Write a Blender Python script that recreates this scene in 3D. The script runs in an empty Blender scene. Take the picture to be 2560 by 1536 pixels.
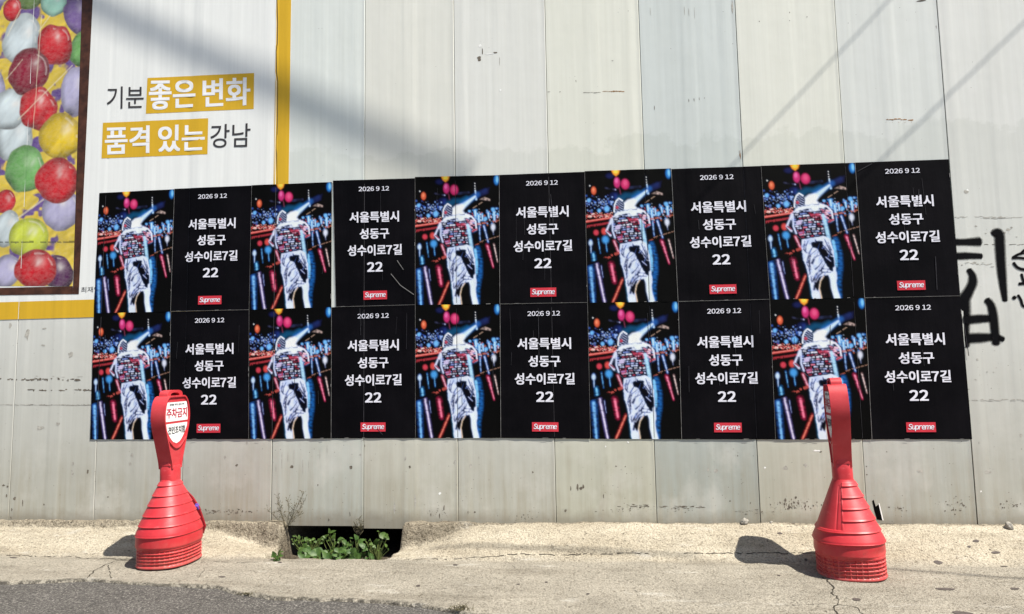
import bpy, bmesh, math, random
import numpy as np
from mathutils import Vector, Matrix

C = bpy.context.scene.collection
SC = bpy.context.scene
R = math.radians
random.seed(7)
rng = np.random.RandomState(11)

# ------------------------------------------------------------------ camera
FPX, PW, PH = 1800.0, 2560.0, 1536.0          # focal length in photo pixels
CAM = np.array([3.506, -4.0927, 0.93])
YAW, PITCH, ROLL = R(-6.048), R(5.612), R(-0.979)

def cam_axes():
    cy, sy = math.cos(YAW), math.sin(YAW)
    f = np.array([sy*math.cos(PITCH), cy*math.cos(PITCH), math.sin(PITCH)])
    r = np.array([cy, -sy, 0.0]); u = np.cross(r, f)
    return (r*math.cos(ROLL)+u*math.sin(ROLL), -r*math.sin(ROLL)+u*math.cos(ROLL), f)
AR, AU, AF = cam_axes()
cd = bpy.data.cameras.new('camera'); cam = bpy.data.objects.new('camera', cd); C.objects.link(cam)
cd.sensor_width = 36.0; cd.lens = 36.0*FPX/PW; cd.clip_end = 500; cd.clip_start = 0.05
cam.matrix_world = Matrix(((AR[0], AU[0], -AF[0], CAM[0]), (AR[1], AU[1], -AF[1], CAM[1]),
                           (AR[2], AU[2], -AF[2], CAM[2]), (0, 0, 0, 1)))
SC.camera = cam

# ------------------------------------------------------------------ light
SUN = np.array([-0.435, 0.25, -0.865]); SUN = SUN/np.linalg.norm(SUN)    # direction the light travels
w = bpy.data.worlds.new('World'); SC.world = w; w.use_nodes = True
nt = w.node_tree; bg = nt.nodes['Background']
sky = nt.nodes.new('ShaderNodeTexSky'); sky.sky_type = 'NISHITA'; sky.sun_disc = False
sky.sun_elevation = math.asin(-SUN[2]); sky.sun_rotation = math.atan2(-SUN[0], -SUN[1])
nt.links.new(sky.outputs[0], bg.inputs[0]); bg.inputs[1].default_value = 0.065
sl = bpy.data.lights.new('sun', 'SUN'); sl.energy = 5.0; sl.angle = R(0.53); sl.color = (1.0, 0.945, 0.855)
so = bpy.data.objects.new('sun', sl); C.objects.link(so)
so.rotation_euler = Vector(SUN).to_track_quat('-Z', 'Y').to_euler(); so.location = (8, -6, 12)
SC.view_settings.view_transform = 'Standard'; SC.view_settings.look = 'None'
SC.view_settings.exposure = 0.90; SC.view_settings.gamma = 1.0

# ------------------------------------------------------------------ helpers
def ray(px, py):
    return AF*FPX + AR*(px-PW/2) - AU*(py-PH/2)
def wall(px, py, y=0.0):
    d = ray(px, py); t = (y-CAM[1])/d[1]; p = CAM+t*d
    return p[0], p[2]
def s2l(c):
    c = np.asarray(c, float)/255.0
    return np.where(c <= 0.04045, c/12.92, ((c+0.055)/1.055)**2.4)

_lat = rng.rand(256, 256)
def vnoise(x, y, s):
    x = np.asarray(x, float)*s; y = np.asarray(y, float)*s
    xi = np.floor(x).astype(int); yi = np.floor(y).astype(int)
    fx = x-xi; fy = y-yi; fx = fx*fx*(3-2*fx); fy = fy*fy*(3-2*fy)
    a = _lat[xi & 255, yi & 255]; b = _lat[(xi+1) & 255, yi & 255]
    c = _lat[xi & 255, (yi+1) & 255]; d = _lat[(xi+1) & 255, (yi+1) & 255]
    return (a*(1-fx)+b*fx)*(1-fy)+(c*(1-fx)+d*fx)*fy-0.5
def sstep(a, b, x):
    t = np.clip((np.asarray(x, float)-a)/(b-a), 0, 1); return t*t*(3-2*t)

def tag(o, label=None, cat=None, group=None, kind=None):
    if label: o['label'] = label
    if cat: o['category'] = cat
    if group: o['group'] = group
    if kind: o['kind'] = kind
    return o
def empty(name, loc=(0, 0, 0), rz=0.0):
    o = bpy.data.objects.new(name, None); C.objects.link(o); o.location = loc; o.rotation_euler = (0, 0, rz)
    o.empty_display_size = 0.1
    return o

class MB:
    """collects polygons; build() links them as one mesh object"""
    def __init__(s): s.v = []; s.f = []; s.m = []; s.c = None; s.a = {}
    def add(s, vs, fs, m=0):
        o = len(s.v); s.v += [tuple(map(float, q)) for q in vs]
        s.f += [tuple(o+i for i in q) for q in fs]; s.m += [m]*len(fs)
        return o
    def box(s, c, d, m=0):
        x, y, z = c; a, b, e = d[0]/2, d[1]/2, d[2]/2
        vs = [(x+i*a, y+j*b, z+k*e) for i in (-1, 1) for j in (-1, 1) for k in (-1, 1)]
        s.add(vs, [(0, 1, 3, 2), (4, 6, 7, 5), (0, 4, 5, 1), (2, 3, 7, 6), (0, 2, 6, 4), (1, 5, 7, 3)], m)
    def tube(s, pts, rad, n=6, m=0, cap=True):
        P = [Vector(p) for p in pts]; rr = rad if hasattr(rad, '__len__') else [rad]*len(P)
        vs = []; fs = []
        for i, p in enumerate(P):
            d = (P[min(i+1, len(P)-1)]-P[max(i-1, 0)]).normalized()
            a = d.orthogonal().normalized(); b = d.cross(a)
            for k in range(n):
                t = 2*math.pi*k/n; vs.append(p+(a*math.cos(t)+b*math.sin(t))*rr[i])
        for i in range(len(P)-1):
            for k in range(n):
                fs.append((i*n+k, i*n+(k+1) % n, (i+1)*n+(k+1) % n, (i+1)*n+k))
        if cap:
            fs.append(tuple(range(n))[::-1]); fs.append(tuple((len(P)-1)*n+k for k in range(n)))
        s.add(vs, fs, m)
    def prism(s, outer, y0, y1, inner=None, m=0):
        """outer: list of (x,z); extruded from y0 to y1; with inner: a ring"""
        n = len(outer)
        if inner is None:
            vs = [(x, y0, z) for x, z in outer]+[(x, y1, z) for x, z in outer]
            fs = [tuple(range(n)), tuple(range(2*n-1, n-1, -1))]
            fs += [(i, i+n, (i+1) % n+n, (i+1) % n) for i in range(n)]
        else:
            vs = []
            for L in (outer, inner):
                for yy in (y0, y1): vs += [(x, yy, z) for x, z in L]
            fs = []
            for i in range(n):
                j = (i+1) % n
                fs += [(i, i+n, j+n, j), (i+2*n, j+2*n, j+3*n, i+3*n), (i, j, j+2*n, i+2*n), (i+n, i+3*n, j+3*n, j+n)]
        s.add(vs, fs, m)
    def build(s, name, mats, parent=None, smooth=False, col=None):
        me = bpy.data.meshes.new(name); me.from_pydata(s.v, [], s.f); me.validate(clean_customdata=False)
        if not isinstance(mats, (list, tuple)): mats = [mats]
        for q in mats: me.materials.append(q)
        if len(mats) > 1 and len(me.polygons) == len(s.m): me.polygons.foreach_set('material_index', s.m)
        if smooth: me.polygons.foreach_set('use_smooth', [True]*len(me.polygons))
        if col is not None:
            at = me.color_attributes.new('Col', 'FLOAT_COLOR', 'POINT')
            full = np.ones((len(me.vertices), 4), np.float32); full[:len(col), :col.shape[1]] = col
            at.data.foreach_set('color', full.ravel())
        o = bpy.data.objects.new(name, me); C.objects.link(o)
        if parent: o.parent = parent
        return o

def fixnormals(o):
    bm = bmesh.new(); bm.from_mesh(o.data); bmesh.ops.recalc_face_normals(bm, faces=bm.faces[:]); bm.to_mesh(o.data); bm.free()
def autosmooth(o, deg=35):
    o.data.set_sharp_from_angle(angle=R(deg)); o.data.polygons.foreach_set('use_smooth', [True]*len(o.data.polygons))

# --- materials
class NT:
    def __init__(s, name, rough=0.7, spec=0.3):
        s.m = bpy.data.materials.new(name); s.m.use_nodes = True; s.t = s.m.node_tree
        s.p = s.t.nodes['Principled BSDF']; s.p.inputs['Roughness'].default_value = rough
        s.p.inputs['Specular IOR Level'].default_value = spec
        s.geo = None
    def n(s, typ, **kw):
        q = s.t.nodes.new(typ)
        for k, v in kw.items(): setattr(q, k, v)
        return q
    def l(s, a, b): s.t.links.new(a, b)
    def pos(s):
        if not s.geo: s.geo = s.n('ShaderNodeNewGeometry')
        return s.geo.outputs['Position']
    def objc(s):
        return s.n('ShaderNodeTexCoord').outputs['Object']
    def mapped(s, src, scale):
        q = s.n('ShaderNodeMapping'); s.l(src, q.inputs['Vector']); q.inputs['Scale'].default_value = scale
        return q.outputs[0]
    def noise(s, src, scale, detail=4, rough=0.6):
        q = s.n('ShaderNodeTexNoise'); s.l(src, q.inputs['Vector']); q.inputs['Scale'].default_value = scale
        q.inputs['Detail'].default_value = detail; q.inputs['Roughness'].default_value = rough
        return q.outputs['Fac']
    def vor(s, src, scale):
        q = s.n('ShaderNodeTexVoronoi'); s.l(src, q.inputs['Vector']); q.inputs['Scale'].default_value = scale
        return q.outputs['Distance']
    def ramp(s, src, a, b, lo=0.0, hi=1.0):
        q = s.n('ShaderNodeMapRange'); s.l(src, q.inputs[0]); q.inputs[1].default_value = a; q.inputs[2].default_value = b
        q.inputs[3].default_value = lo; q.inputs[4].default_value = hi
        return q.outputs[0]
    def math(s, op, a, b):
        q = s.n('ShaderNodeMath', operation=op)
        for i, v in enumerate((a, b)):
            if isinstance(v, (int, float)): q.inputs[i].default_value = v
            else: s.l(v, q.inputs[i])
        return q.outputs[0]
    def mix(s, fac, a, b, mode='MIX'):
        q = s.n('ShaderNodeMix', data_type='RGBA', blend_type=mode)
        for inp, v in ((q.inputs[0], fac), (q.inputs[6], a), (q.inputs[7], b)):
            if isinstance(v, (int, float)): inp.default_value = v
            elif isinstance(v, (tuple, list)): inp.default_value = tuple(v)+(1,) if len(v) == 3 else v
            else: s.l(v, inp)
        return q.outputs[2]
    def bump(s, h, strength, dist):
        q = s.n('ShaderNodeBump'); s.l(h, q.inputs['Height']); q.inputs['Strength'].default_value = strength
        q.inputs['Distance'].default_value = dist; s.l(q.outputs[0], s.p.inputs['Normal'])
    def color(s, c):
        if isinstance(c, (tuple, list)): s.p.inputs['Base Color'].default_value = tuple(c)+(1,)
        else: s.l(c, s.p.inputs['Base Color'])

def simple(name, c, rough=0.7, spec=0.3, var=0.15, scale=30, bump=0.0, bscale=120):
    m = NT(name, rough, spec); src = m.objc()
    f = m.ramp(m.noise(src, scale), 0.3, 0.7)
    m.color(m.mix(f, tuple(x*(1-var) for x in c), tuple(min(1, x*(1+var)) for x in c)))
    if bump: m.bump(m.noise(src, bscale), bump, 0.004)
    return m.m

def fence_material():
    m = NT('fence_paint', 0.55, 0.35); P = m.pos()
    oc = m.n('ShaderNodeObjectInfo').outputs['Color']
    streak = m.noise(m.mapped(P, (60, 1, 0.9)), 1.0, 5, 0.65)
    c = m.mix(m.ramp(streak, 0.25, 0.75), m.mix(1.0, oc, (0.90, 0.895, 0.88), 'MULTIPLY'), oc)
    big = m.noise(P, 2.3, 3)
    c = m.mix(m.ramp(big, 0.35, 0.7, 0, 0.35), c, m.mix(1.0, oc, (0.86, 0.86, 0.83), 'MULTIPLY'))
    sep = m.n('ShaderNodeSeparateXYZ'); m.l(P, sep.inputs[0]); z = sep.outputs[2]
    # darker tone towards the bottom, then brown streaks and dirt at the foot
    dz = m.math('ADD', z, m.math('MULTIPLY', m.math('SUBTRACT', m.noise(P, 4.0, 4), 0.5), 0.5))
    low = m.ramp(dz, 1.55, 0.25)
    c = m.mix(m.math('MULTIPLY', low, 0.85), c, m.mix(1.0, c, (0.575, 0.56, 0.505), 'MULTIPLY'))
    st2 = m.noise(m.mapped(P, (26, 1, 1.4)), 1.0, 5, 0.7)
    foot = m.math('MULTIPLY', m.ramp(dz, 0.62, 0.12), m.ramp(st2, 0.42, 0.68))
    c = m.mix(m.math('MULTIPLY', foot, 0.6), c, (0.30, 0.26, 0.18))
    ch = m.math('MULTIPLY', m.ramp(m.noise(m.mapped(P, (3.2, 1, 2.4)), 1.0, 5, 0.62), 0.52, 0.66), m.math('MULTIPLY', low, 0.42))
    c = m.mix(ch, c, (0.60, 0.59, 0.545))
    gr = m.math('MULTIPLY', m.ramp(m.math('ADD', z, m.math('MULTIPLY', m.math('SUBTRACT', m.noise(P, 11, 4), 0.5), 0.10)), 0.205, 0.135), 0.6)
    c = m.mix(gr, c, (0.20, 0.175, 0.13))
    # dried paste tide mark above the posters
    wob = m.math('ADD', z, m.math('MULTIPLY', m.math('SUBTRACT', m.noise(P, 3.2, 5, 0.65), 0.5), 0.55))
    paste = m.math('MULTIPLY', m.ramp(wob, 2.285, 2.255), m.ramp(z, 1.4, 1.6))
    c = m.mix(m.math('MULTIPLY', paste, 0.42), c, m.mix(1.0, c, (0.80, 0.815, 0.79), 'MULTIPLY'))
    # small chips, denser low down
    v = m.vor(P, 34.0)
    chip = m.math('MULTIPLY', m.ramp(v, 0.10, 0.06), m.ramp(m.math('ADD', m.noise(P, 7.0, 2), m.math('MULTIPLY', low, 0.13)), 0.60, 0.66))
    c = m.mix(m.math('MULTIPLY', chip, 0.8), c, (0.13, 0.115, 0.095))
    m.color(c)
    h = m.math('ADD', m.noise(m.mapped(P, (10, 1, 0.6)), 1.0, 2), m.math('MULTIPLY', m.noise(P, 6.0, 2), 0.5))
    m.bump(h, 0.35, 0.006)
    m.l(m.ramp(streak, 0.3, 0.7, 0.45, 0.65), m.p.inputs['Roughness'])
    return m.m

def film_material(name, c, rough=0.5):
    m = NT(name, rough, 0.3); P = m.pos()
    s = m.noise(m.mapped(P, (55, 1, 1.0)), 1.0, 5, 0.65)
    f = m.ramp(s, 0.25, 0.75)
    c1 = m.mix(f, tuple(x*0.90 for x in c), c)
    c1 = m.mix(m.ramp(m.noise(P, 5, 5), 0.55, 0.75, 0, 0.4), c1, tuple(x*0.86 for x in c))
    m.color(c1); m.bump(m.noise(m.mapped(P, (12, 1, 0.8)), 1.0, 2), 0.25, 0.005)
    return m.m

def attr_material(name, rough=0.55, spec=0.3, gain=1.0, stroke=0.0):
    m = NT(name, rough, spec)
    a = m.n('ShaderNodeAttribute', attribute_name='Col'); c = a.outputs['Color']
    P = m.pos()
    if stroke:
        f = m.ramp(m.noise(m.mapped(P, (30, 30, 45)), 1.0, 5, 0.7), 0.35, 0.75, 0, stroke)
        c = m.mix(f, c, (0.75, 0.75, 0.68))
        g = m.ramp(m.noise(m.mapped(P, (45, 20, 22)), 1.0, 4, 0.7), 0.5, 0.75, 0, stroke)
        c = m.mix(g, c, m.mix(1.0, c, (0.55, 0.52, 0.5), 'MULTIPLY'))
    m.color(c); m.bump(m.noise(m.mapped(P, (14, 1, 3)), 1.0, 3), 0.15, 0.004)
    return m.m

def spray_material():
    m = NT('spray_paint', 0.6, 0.2)
    a = m.n('ShaderNodeAttribute', attribute_name='Col')
    m.color((0.004, 0.004, 0.005)); m.p.inputs['Specular IOR Level'].default_value = 0.05
    q = m.math('ADD', a.outputs['Fac'], m.math('MULTIPLY', m.math('SUBTRACT', m.noise(m.pos(), 260, 2), 0.5), 0.45))
    m.l(m.ramp(q, 0.18, 0.85), m.p.inputs['Alpha'])
    return m.m

def concrete_material():
    m = NT('concrete', 0.9, 0.15); P = m.pos()
    at_ = m.n('ShaderNodeAttribute', attribute_name='Col'); msk = m.n('ShaderNodeSeparateColor'); m.l(at_.outputs['Color'], msk.inputs[0])
    sep = m.n('ShaderNodeSeparateXYZ'); m.l(P, sep.inputs[0]); y = sep.outputs[1]
    wob = m.math('ADD', y, m.math('MULTIPLY', m.math('SUBTRACT', m.noise(P, 5, 4), 0.5), 0.10))
    apron = m.ramp(wob, -0.36, -0.28)
    slab = m.mix(m.ramp(m.noise(P, 3.0, 5), 0.35, 0.7), (0.255, 0.234, 0.192), (0.335, 0.308, 0.254))
    apr = m.mix(m.ramp(m.noise(m.mapped(P, (2.2, 6, 6)), 1.0, 5), 0.35, 0.68), (0.335, 0.295, 0.225), (0.44, 0.398, 0.315))
    c = m.mix(apron, slab, apr)
    f1 = m.noise(P, 120, 3, 0.7); f2 = m.noise(P, 48, 3, 0.7); f3 = m.noise(m.mapped(P, (1, 1.6, 1)), 62, 2, 0.6)
    mort = m.mix(m.ramp(f2, 0.36, 0.64), (0.135, 0.115, 0.085), (0.285, 0.250, 0.19))
    c = m.mix(m.math('MULTIPLY', msk.outputs[0], 0.85), c, mort)
    # sandy aggregate: dark and pale grains
    c = m.mix(m.ramp(f1, 0.50, 0.36), c, m.mix(1.0, c, (0.60, 0.58, 0.56), 'MULTIPLY'))
    c = m.mix(m.ramp(f1, 0.54, 0.66), c, m.mix(1.0, c, (1.22, 1.21, 1.19), 'MULTIPLY'))
    c = m.mix(m.ramp(f2, 0.44, 0.30), c, m.mix(1.0, c, (0.62, 0.60, 0.57), 'MULTIPLY'))
    pit = m.math('MULTIPLY', m.ramp(f3, 0.345, 0.29), m.ramp(m.noise(P, 5.0, 2), 0.42, 0.55))
    c = m.mix(m.math('MULTIPLY', pit, 0.85), c, (0.05, 0.043, 0.035))
    stain = m.noise(m.mapped(P, (1.2, 7, 5)), 1.0, 5, 0.65)
    c = m.mix(m.ramp(stain, 0.50, 0.66, 0, 0.7), c, m.mix(1.0, c, (0.68, 0.665, 0.645), 'MULTIPLY'))
    white = m.math('MULTIPLY', m.ramp(m.noise(m.mapped(P, (3, 9, 5)), 1.0, 5, 0.7), 0.60, 0.70), 0.45)
    c = m.mix(white, c, (0.52, 0.50, 0.45))
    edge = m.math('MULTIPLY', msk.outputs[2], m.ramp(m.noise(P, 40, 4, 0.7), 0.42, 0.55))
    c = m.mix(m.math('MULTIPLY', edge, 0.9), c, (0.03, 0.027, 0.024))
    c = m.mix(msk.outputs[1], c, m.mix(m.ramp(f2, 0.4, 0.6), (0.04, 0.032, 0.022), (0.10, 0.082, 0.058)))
    m.color(c)
    h = m.math('ADD', m.math('MULTIPLY', f2, 1.0), m.math('MULTIPLY', f1, 0.7))
    h = m.math('SUBTRACT', h, m.math('MULTIPLY', pit, 0.6))
    m.bump(h, 1.0, 0.012)
    return m.m

def asphalt_material():
    m = NT('asphalt', 0.85, 0.25); P = m.pos()
    f1 = m.noise(P, 100, 5, 0.85); f2 = m.noise(P, 3.5, 5)
    c = m.mix(m.ramp(f2, 0.3, 0.7), (0.066, 0.062, 0.056), (0.092, 0.086, 0.079))
    c = m.mix(m.ramp(f1, 0.53, 0.64), c, (0.33, 0.31, 0.28))
    c = m.mix(m.ramp(f1, 0.49, 0.38), c, (0.022, 0.020, 0.021))
    m.color(c); m.bump(f1, 1.0, 0.008)
    return m.m

def plastic_material():
    m = NT('red_plastic', 0.42, 0.4); P = m.objc()
    n1 = m.noise(P, 9, 5, 0.6)
    c = m.mix(m.ramp(n1, 0.35, 0.7), (0.43, 0.018, 0.025), (0.52, 0.032, 0.040))
    # sun-bleached scuffs and grime with shapes of their own
    sc = m.noise(m.mapped(P, (18, 18, 60)), 1.0, 5, 0.7)
    c = m.mix(m.ramp(sc, 0.60, 0.76, 0, 0.45), c, (0.72, 0.17, 0.17))
    gr = m.noise(P, 26, 5, 0.75)
    c = m.mix(m.ramp(gr, 0.62, 0.74, 0, 0.6), c, (0.20, 0.02, 0.02))
    sp = m.n('ShaderNodeSeparateXYZ'); m.l(P, sp.inputs[0]); hz = sp.outputs[2]
    dust = m.math('MULTIPLY', m.ramp(m.math('ADD', hz, m.math('MULTIPLY', m.noise(P, 22, 4), 0.10)), 0.20, 0.04), m.ramp(m.noise(P, 50, 4), 0.35, 0.65, 0.1, 0.45))
    c = m.mix(dust, c, (0.36, 0.22, 0.17))
    fade = m.math('MULTIPLY', m.ramp(hz, 0.12, 0.40), m.ramp(m.noise(P, 6, 4), 0.4, 0.65, 0.05, 0.35))
    c = m.mix(fade, c, (0.62, 0.10, 0.11))
    m.color(c); m.l(m.ramp(n1, 0.3, 0.7, 0.36, 0.55), m.p.inputs['Roughness'])
    m.bump(m.noise(P, 160, 3), 0.12, 0.002)
    return m.m

def leaf_material(name, a, b):
    m = NT(name, 0.5, 0.3); P = m.pos()
    m.color(m.mix(m.ramp(m.noise(P, 45, 3), 0.35, 0.65), a, b))
    m.p.inputs['Transmission Weight'].default_value = 0.0
    return m.m

M = {}
M['fence'] = fence_material()
M['scuff'] = simple('scuffed_paint', (0.15, 0.13, 0.105), 0.9, 0.1, 0.5, 90)
M['scuffgrey'] = simple('scraped_primer', (0.40, 0.385, 0.345), 0.9, 0.1, 0.3, 60)
M['rust'] = simple('rust', (0.30, 0.15, 0.05), 0.9, 0.1, 0.4, 60)
M['white'] = simple('torn_bright_metal', (0.85, 0.85, 0.82), 0.5, 0.3, 0.05)
M['hole'] = simple('hole_shade_paint', (0.004, 0.004, 0.004), 1.0, 0.0, 0.1)  # flat black for the shade inside a hole; the sheet is not cut
M['film'] = film_material('mural_film', (0.80, 0.815, 0.795))
M['yellow'] = film_material('yellow_print', (0.66, 0.40, 0.022))
M['paint'] = attr_material('balloon_painting', 0.55, 0.25, stroke=0.14)
M['frame'] = simple('brown_frame_print', (0.060, 0.022, 0.012), 0.55, 0.3, 0.6, 14)
M['ink'] = simple('dark_print', (0.045, 0.042, 0.045), 0.55, 0.2, 0.1)
M['inkwhite'] = simple('white_print', (0.80, 0.81, 0.83), 0.55, 0.2, 0.03)
M['posterwhite'] = simple('poster_white_ink', (0.74, 0.74, 0.82), 0.5, 0.2, 0.03)
M['logored'] = simple('poster_red_ink', (0.56, 0.035, 0.055), 0.5, 0.2, 0.06)
M['art'] = attr_material('poster_picture_print', 0.6, 0.05)
M['edge'] = simple('paper_edge', (0.20, 0.195, 0.19), 0.8, 0.1, 0.4, 25)
M['fold'] = simple('paper_fold', (0.026, 0.025, 0.030), 0.6, 0.2, 0.5, 25)
mm = NT('poster_black_print', 0.55, 0.05); mm.color(mm.mix(mm.ramp(mm.noise(mm.pos(), 3.0, 4), 0.4, 0.7), (0.0022, 0.0020, 0.0030), (0.0052, 0.0046, 0.0062)))
mm.bump(mm.math('ADD', mm.noise(mm.mapped(mm.pos(), (16, 1, 2.2)), 1.0, 3), mm.math('MULTIPLY', mm.noise(mm.pos(), 40, 3), 0.15)), 0.5, 0.006); M['black'] = mm.m
M['spray'] = spray_material()
M['concrete'] = concrete_material(); M['asphalt'] = asphalt_material()
M['crack'] = simple('crack_dirt', (0.045, 0.040, 0.033), 1.0, 0.0, 0.4, 40)
M['tar'] = simple('tar_spot', (0.075, 0.062, 0.056), 0.7, 0.2, 0.3, 60)
M['mud'] = simple('mud', (0.05, 0.04, 0.028), 1.0, 0.0, 0.4, 20, 0.5, 40)
M['red'] = plastic_material()
M['darkred'] = simple('dark_red_plastic', (0.22, 0.008, 0.014), 0.5, 0.3, 0.2, 15)
M['purple'] = simple('purple_cloth', (0.11, 0.055, 0.30), 0.8, 0.2, 0.3, 60)
M['sticker'] = simple('white_sticker', (0.78, 0.78, 0.77), 0.4, 0.3, 0.05, 40)
M['stickerred'] = simple('sticker_red_ink', (0.42, 0.012, 0.045), 0.5, 0.2, 0.1)
M['stickerink'] = simple('sticker_black_ink', (0.015, 0.015, 0.02), 0.5, 0.2, 0.1)
M['cable'] = simple('black_cable', (0.02, 0.02, 0.02), 0.6, 0.3, 0.1)
M['leaf'] = leaf_material('leaf_green', (0.034, 0.070, 0.010), (0.070, 0.122, 0.022))
M['leafdark'] = leaf_material('leaf_dark_green', (0.026, 0.062, 0.012), (0.055, 0.105, 0.020))
M['stem'] = simple('green_stem', (0.11, 0.14, 0.04), 0.8, 0.2, 0.2)
M['dry'] = simple('dry_stem', (0.13, 0.115, 0.07), 0.9, 0.1, 0.4, 60)
M['stone'] = simple('stone', (0.26, 0.245, 0.215), 0.9, 0.2, 0.4, 40, 0.8, 60)

# ------------------------------------------------------------------ fence surface
PWD = 0.55
_po = np.random.RandomState(3)
P_OFF = _po.uniform(-0.0012, 0.0012, 64)
P_A = _po.uniform(-1, 1, (64, 4))
P_RIB = _po.uniform(0.3, 1.0, 64)
def panel_y(x, groove=1.0):
    """front face of the fence at x (negative is towards the street)"""
    x = np.asarray(x, float); i = np.floor(x/PWD).astype(int); u = x/PWD-i
    k = (i+8) % 64
    y = P_OFF[k] - 0.0014*P_RIB[k]*(sstep(0.40, 0.45, u)-sstep(0.54, 0.59, u))
    y = y - 0.0010*(sstep(0.0, 0.10, u)-sstep(0.10, 0.16, u))*(P_A[k, 0] > -0.2) - 0.0010*(sstep(0.80, 0.88, u)-sstep(0.90, 0.97, u))*(P_A[k, 1] > 0)
    y = y + 0.0009*P_A[k, 2]*np.sin(u*9.0+P_A[k, 3]*6)
    if groove < 1.0:                      # paper and film bridge the seam with only a shallow crease
        e = np.minimum(u, 1-u)*PWD
        y = y + groove*0.004*np.exp(-(e/0.0035)**2)
    return y

def panel_bottom(i):
    return {2: wall(640, 1309)[1], 3: wall(800, 1315)[1], 4: wall(1000, 1322)[1]}.get(i, 0.085)
PANEL_COL = {3: (0.685, 0.725, 0.70), 4: (0.715, 0.72, 0.665), 5: (0.705, 0.715, 0.68), 6: (0.712, 0.722, 0.648), 7: (0.575, 0.62, 0.61),
             8: (0.705, 0.715, 0.65), 9: (0.64, 0.665, 0.645), 10: (0.668, 0.678, 0.652)}

fence = tag(empty('metal_fence', (0, 0, 0)), 'tall off-white sheet metal fence of upright panels carrying posters and a printed mural', 'fence')
# decals (scuffs, scrapes, rust) collected per panel
decals = {i: [] for i in range(-6, 20)}
def jag(cx, cz, w_, h_, n=9, seed=None):
    r = random.Random(seed); pts = []
    for k in range(n):
        t = 2*math.pi*k/n; q = r.uniform(0.45, 1.0)
        pts.append((cx+math.cos(t)*w_/2*q, cz+math.sin(t)*h_/2*q))
    return pts
def decal_px(px, py, w_, h_, m, n=9):
    """a jagged mark of w_ x h_ photo pixels at that place on the fence"""
    x, z = wall(px, py); s = abs(wall(px+1, py)[0]-x)
    i = int(math.floor(x/PWD))
    if i in decals: decals[i].append((jag(x, z, w_*s, h_*s, n, random.random()), m))
def cluster(px, py, w_, h_, n, s0, s1, m, asp=1.0):
    for _ in range(int(n*1.7)):
        a = s0*0.6+(s1-s0*0.6)*random.random()**2.2*0.85
        decal_px(px+random.gauss(0, w_/2.6), py+random.gauss(0, h_/2.6), a*random.uniform(0.6, 1.6)*asp, a*random.uniform(0.5, 1.2)/asp, m, 7)
def dashline(x0, x1, y, th, m, gap=0.3, jit=2):
    x = x0
    while x < x1:
        L = random.uniform(3, 5+17*random.random())
        if random.random() > gap: decal_px(x+L/2, y+random.uniform(-jit, jit), L*1.3, th*random.uniform(0.5, 1.3), m, 11)
        x += L*0.8
SCF, GRY, RST, WHT, HOL = 1, 2, 3, 4, 5
dashline(0, 205, 949, 6, SCF, 0.25); dashline(50, 225, 975, 5, SCF, 0.5); dashline(0, 228, 1013, 3, GRY, 0.1, 1); dashline(70, 228, 1013, 2.5, SCF, 0.2, 0.6)
dashline(80, 200, 945, 3, GRY, 0.3, 5)
for a in ((69, 836, 16, 34), (108, 864, 12, 6), (177, 887, 16, 20), (100, 1070, 24, 12), (146, 1060, 18, 10), (26, 815, 8, 16), (112, 822, 14, 4),
          (182, 1160, 8, 12), (181, 1184, 8, 18), (325, 1160, 10, 12), (330, 1138, 8, 14), (563, 1144, 8, 14), (617, 1107, 6, 12),
          (1013, 1147, 6, 18), (1137, 1157, 10, 14), (1177, 1166, 8, 14), (1197, 1146, 6, 8), (902, 1137, 10, 8), (1770, 1175, 8, 10), (1790, 1177, 14, 14),
          (2014, 1163, 10, 14), (1963, 1170, 16, 14), (2300, 1177, 18, 12), (2470, 1180, 20, 14), (2552, 1090, 10, 14), (1038, 1255, 6, 40), (987, 1270, 6, 40)):
    decal_px(*a, GRY)
for a in ((220, 1180, 7, 14), (37, 1247, 10, 9), (9, 1214, 12, 6), (19, 1217, 7, 6), (17, 1240, 5, 10), (57, 1258, 4, 18), (30, 1275, 5, 10), (110, 1262, 6, 5), (28, 1295, 5, 8),
          (592, 1163, 10, 8), (270, 1243, 6, 3), (1427, 1221, 4, 16), (1444, 1219, 7, 20), (1452, 1222, 12, 12), (1458, 1216, 7, 14), (1414, 1277, 9, 8), (1332, 1181, 5, 6),
          (1509, 1241, 3, 16), (1563, 1167, 4, 4), (1540, 1166, 5, 5), (730, 1168, 12, 10), (878, 1168, 12, 12), (1025, 1168, 8, 10), (795, 1213, 4, 5), (911, 1115, 4, 9),
          (1844, 1140, 4, 4), (1825, 1253, 6, 5), (1876, 1258, 4, 5), (2166, 1166, 4, 4), (2167, 1187, 5, 4), (2217, 1130, 4, 4), (1187, 1281, 6, 6), (1170, 1281, 3, 10),
          (1099, 1290, 5, 16), (1077, 1287, 4, 12), (1110, 1270, 4, 18), (875, 1285, 3, 14), (822, 1300, 4, 10), (2000, 1080, 3, 3)):
    decal_px(*a, SCF)
for cx in (690, 705, 720, 735, 757, 772, 800, 818):
    decal_px(cx, random.uniform(1120, 1175), 1.6, random.uniform(25, 60), GRY, 7)
cluster(565, 1279, 95, 10, 34, 3, 9, SCF, 1.3); cluster(1600, 1267, 70, 8, 26, 3, 8, SCF, 1.8); cluster(1700, 1268, 95, 5, 30, 3, 9, SCF, 2.0)
cluster(1540, 1275, 60, 10, 14, 2, 6, SCF, 1.5); cluster(1980, 1262, 62, 20, 60, 3, 9, SCF, 0.7); cluster(2048, 1264, 26, 10, 10, 2, 7, SCF)
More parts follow.
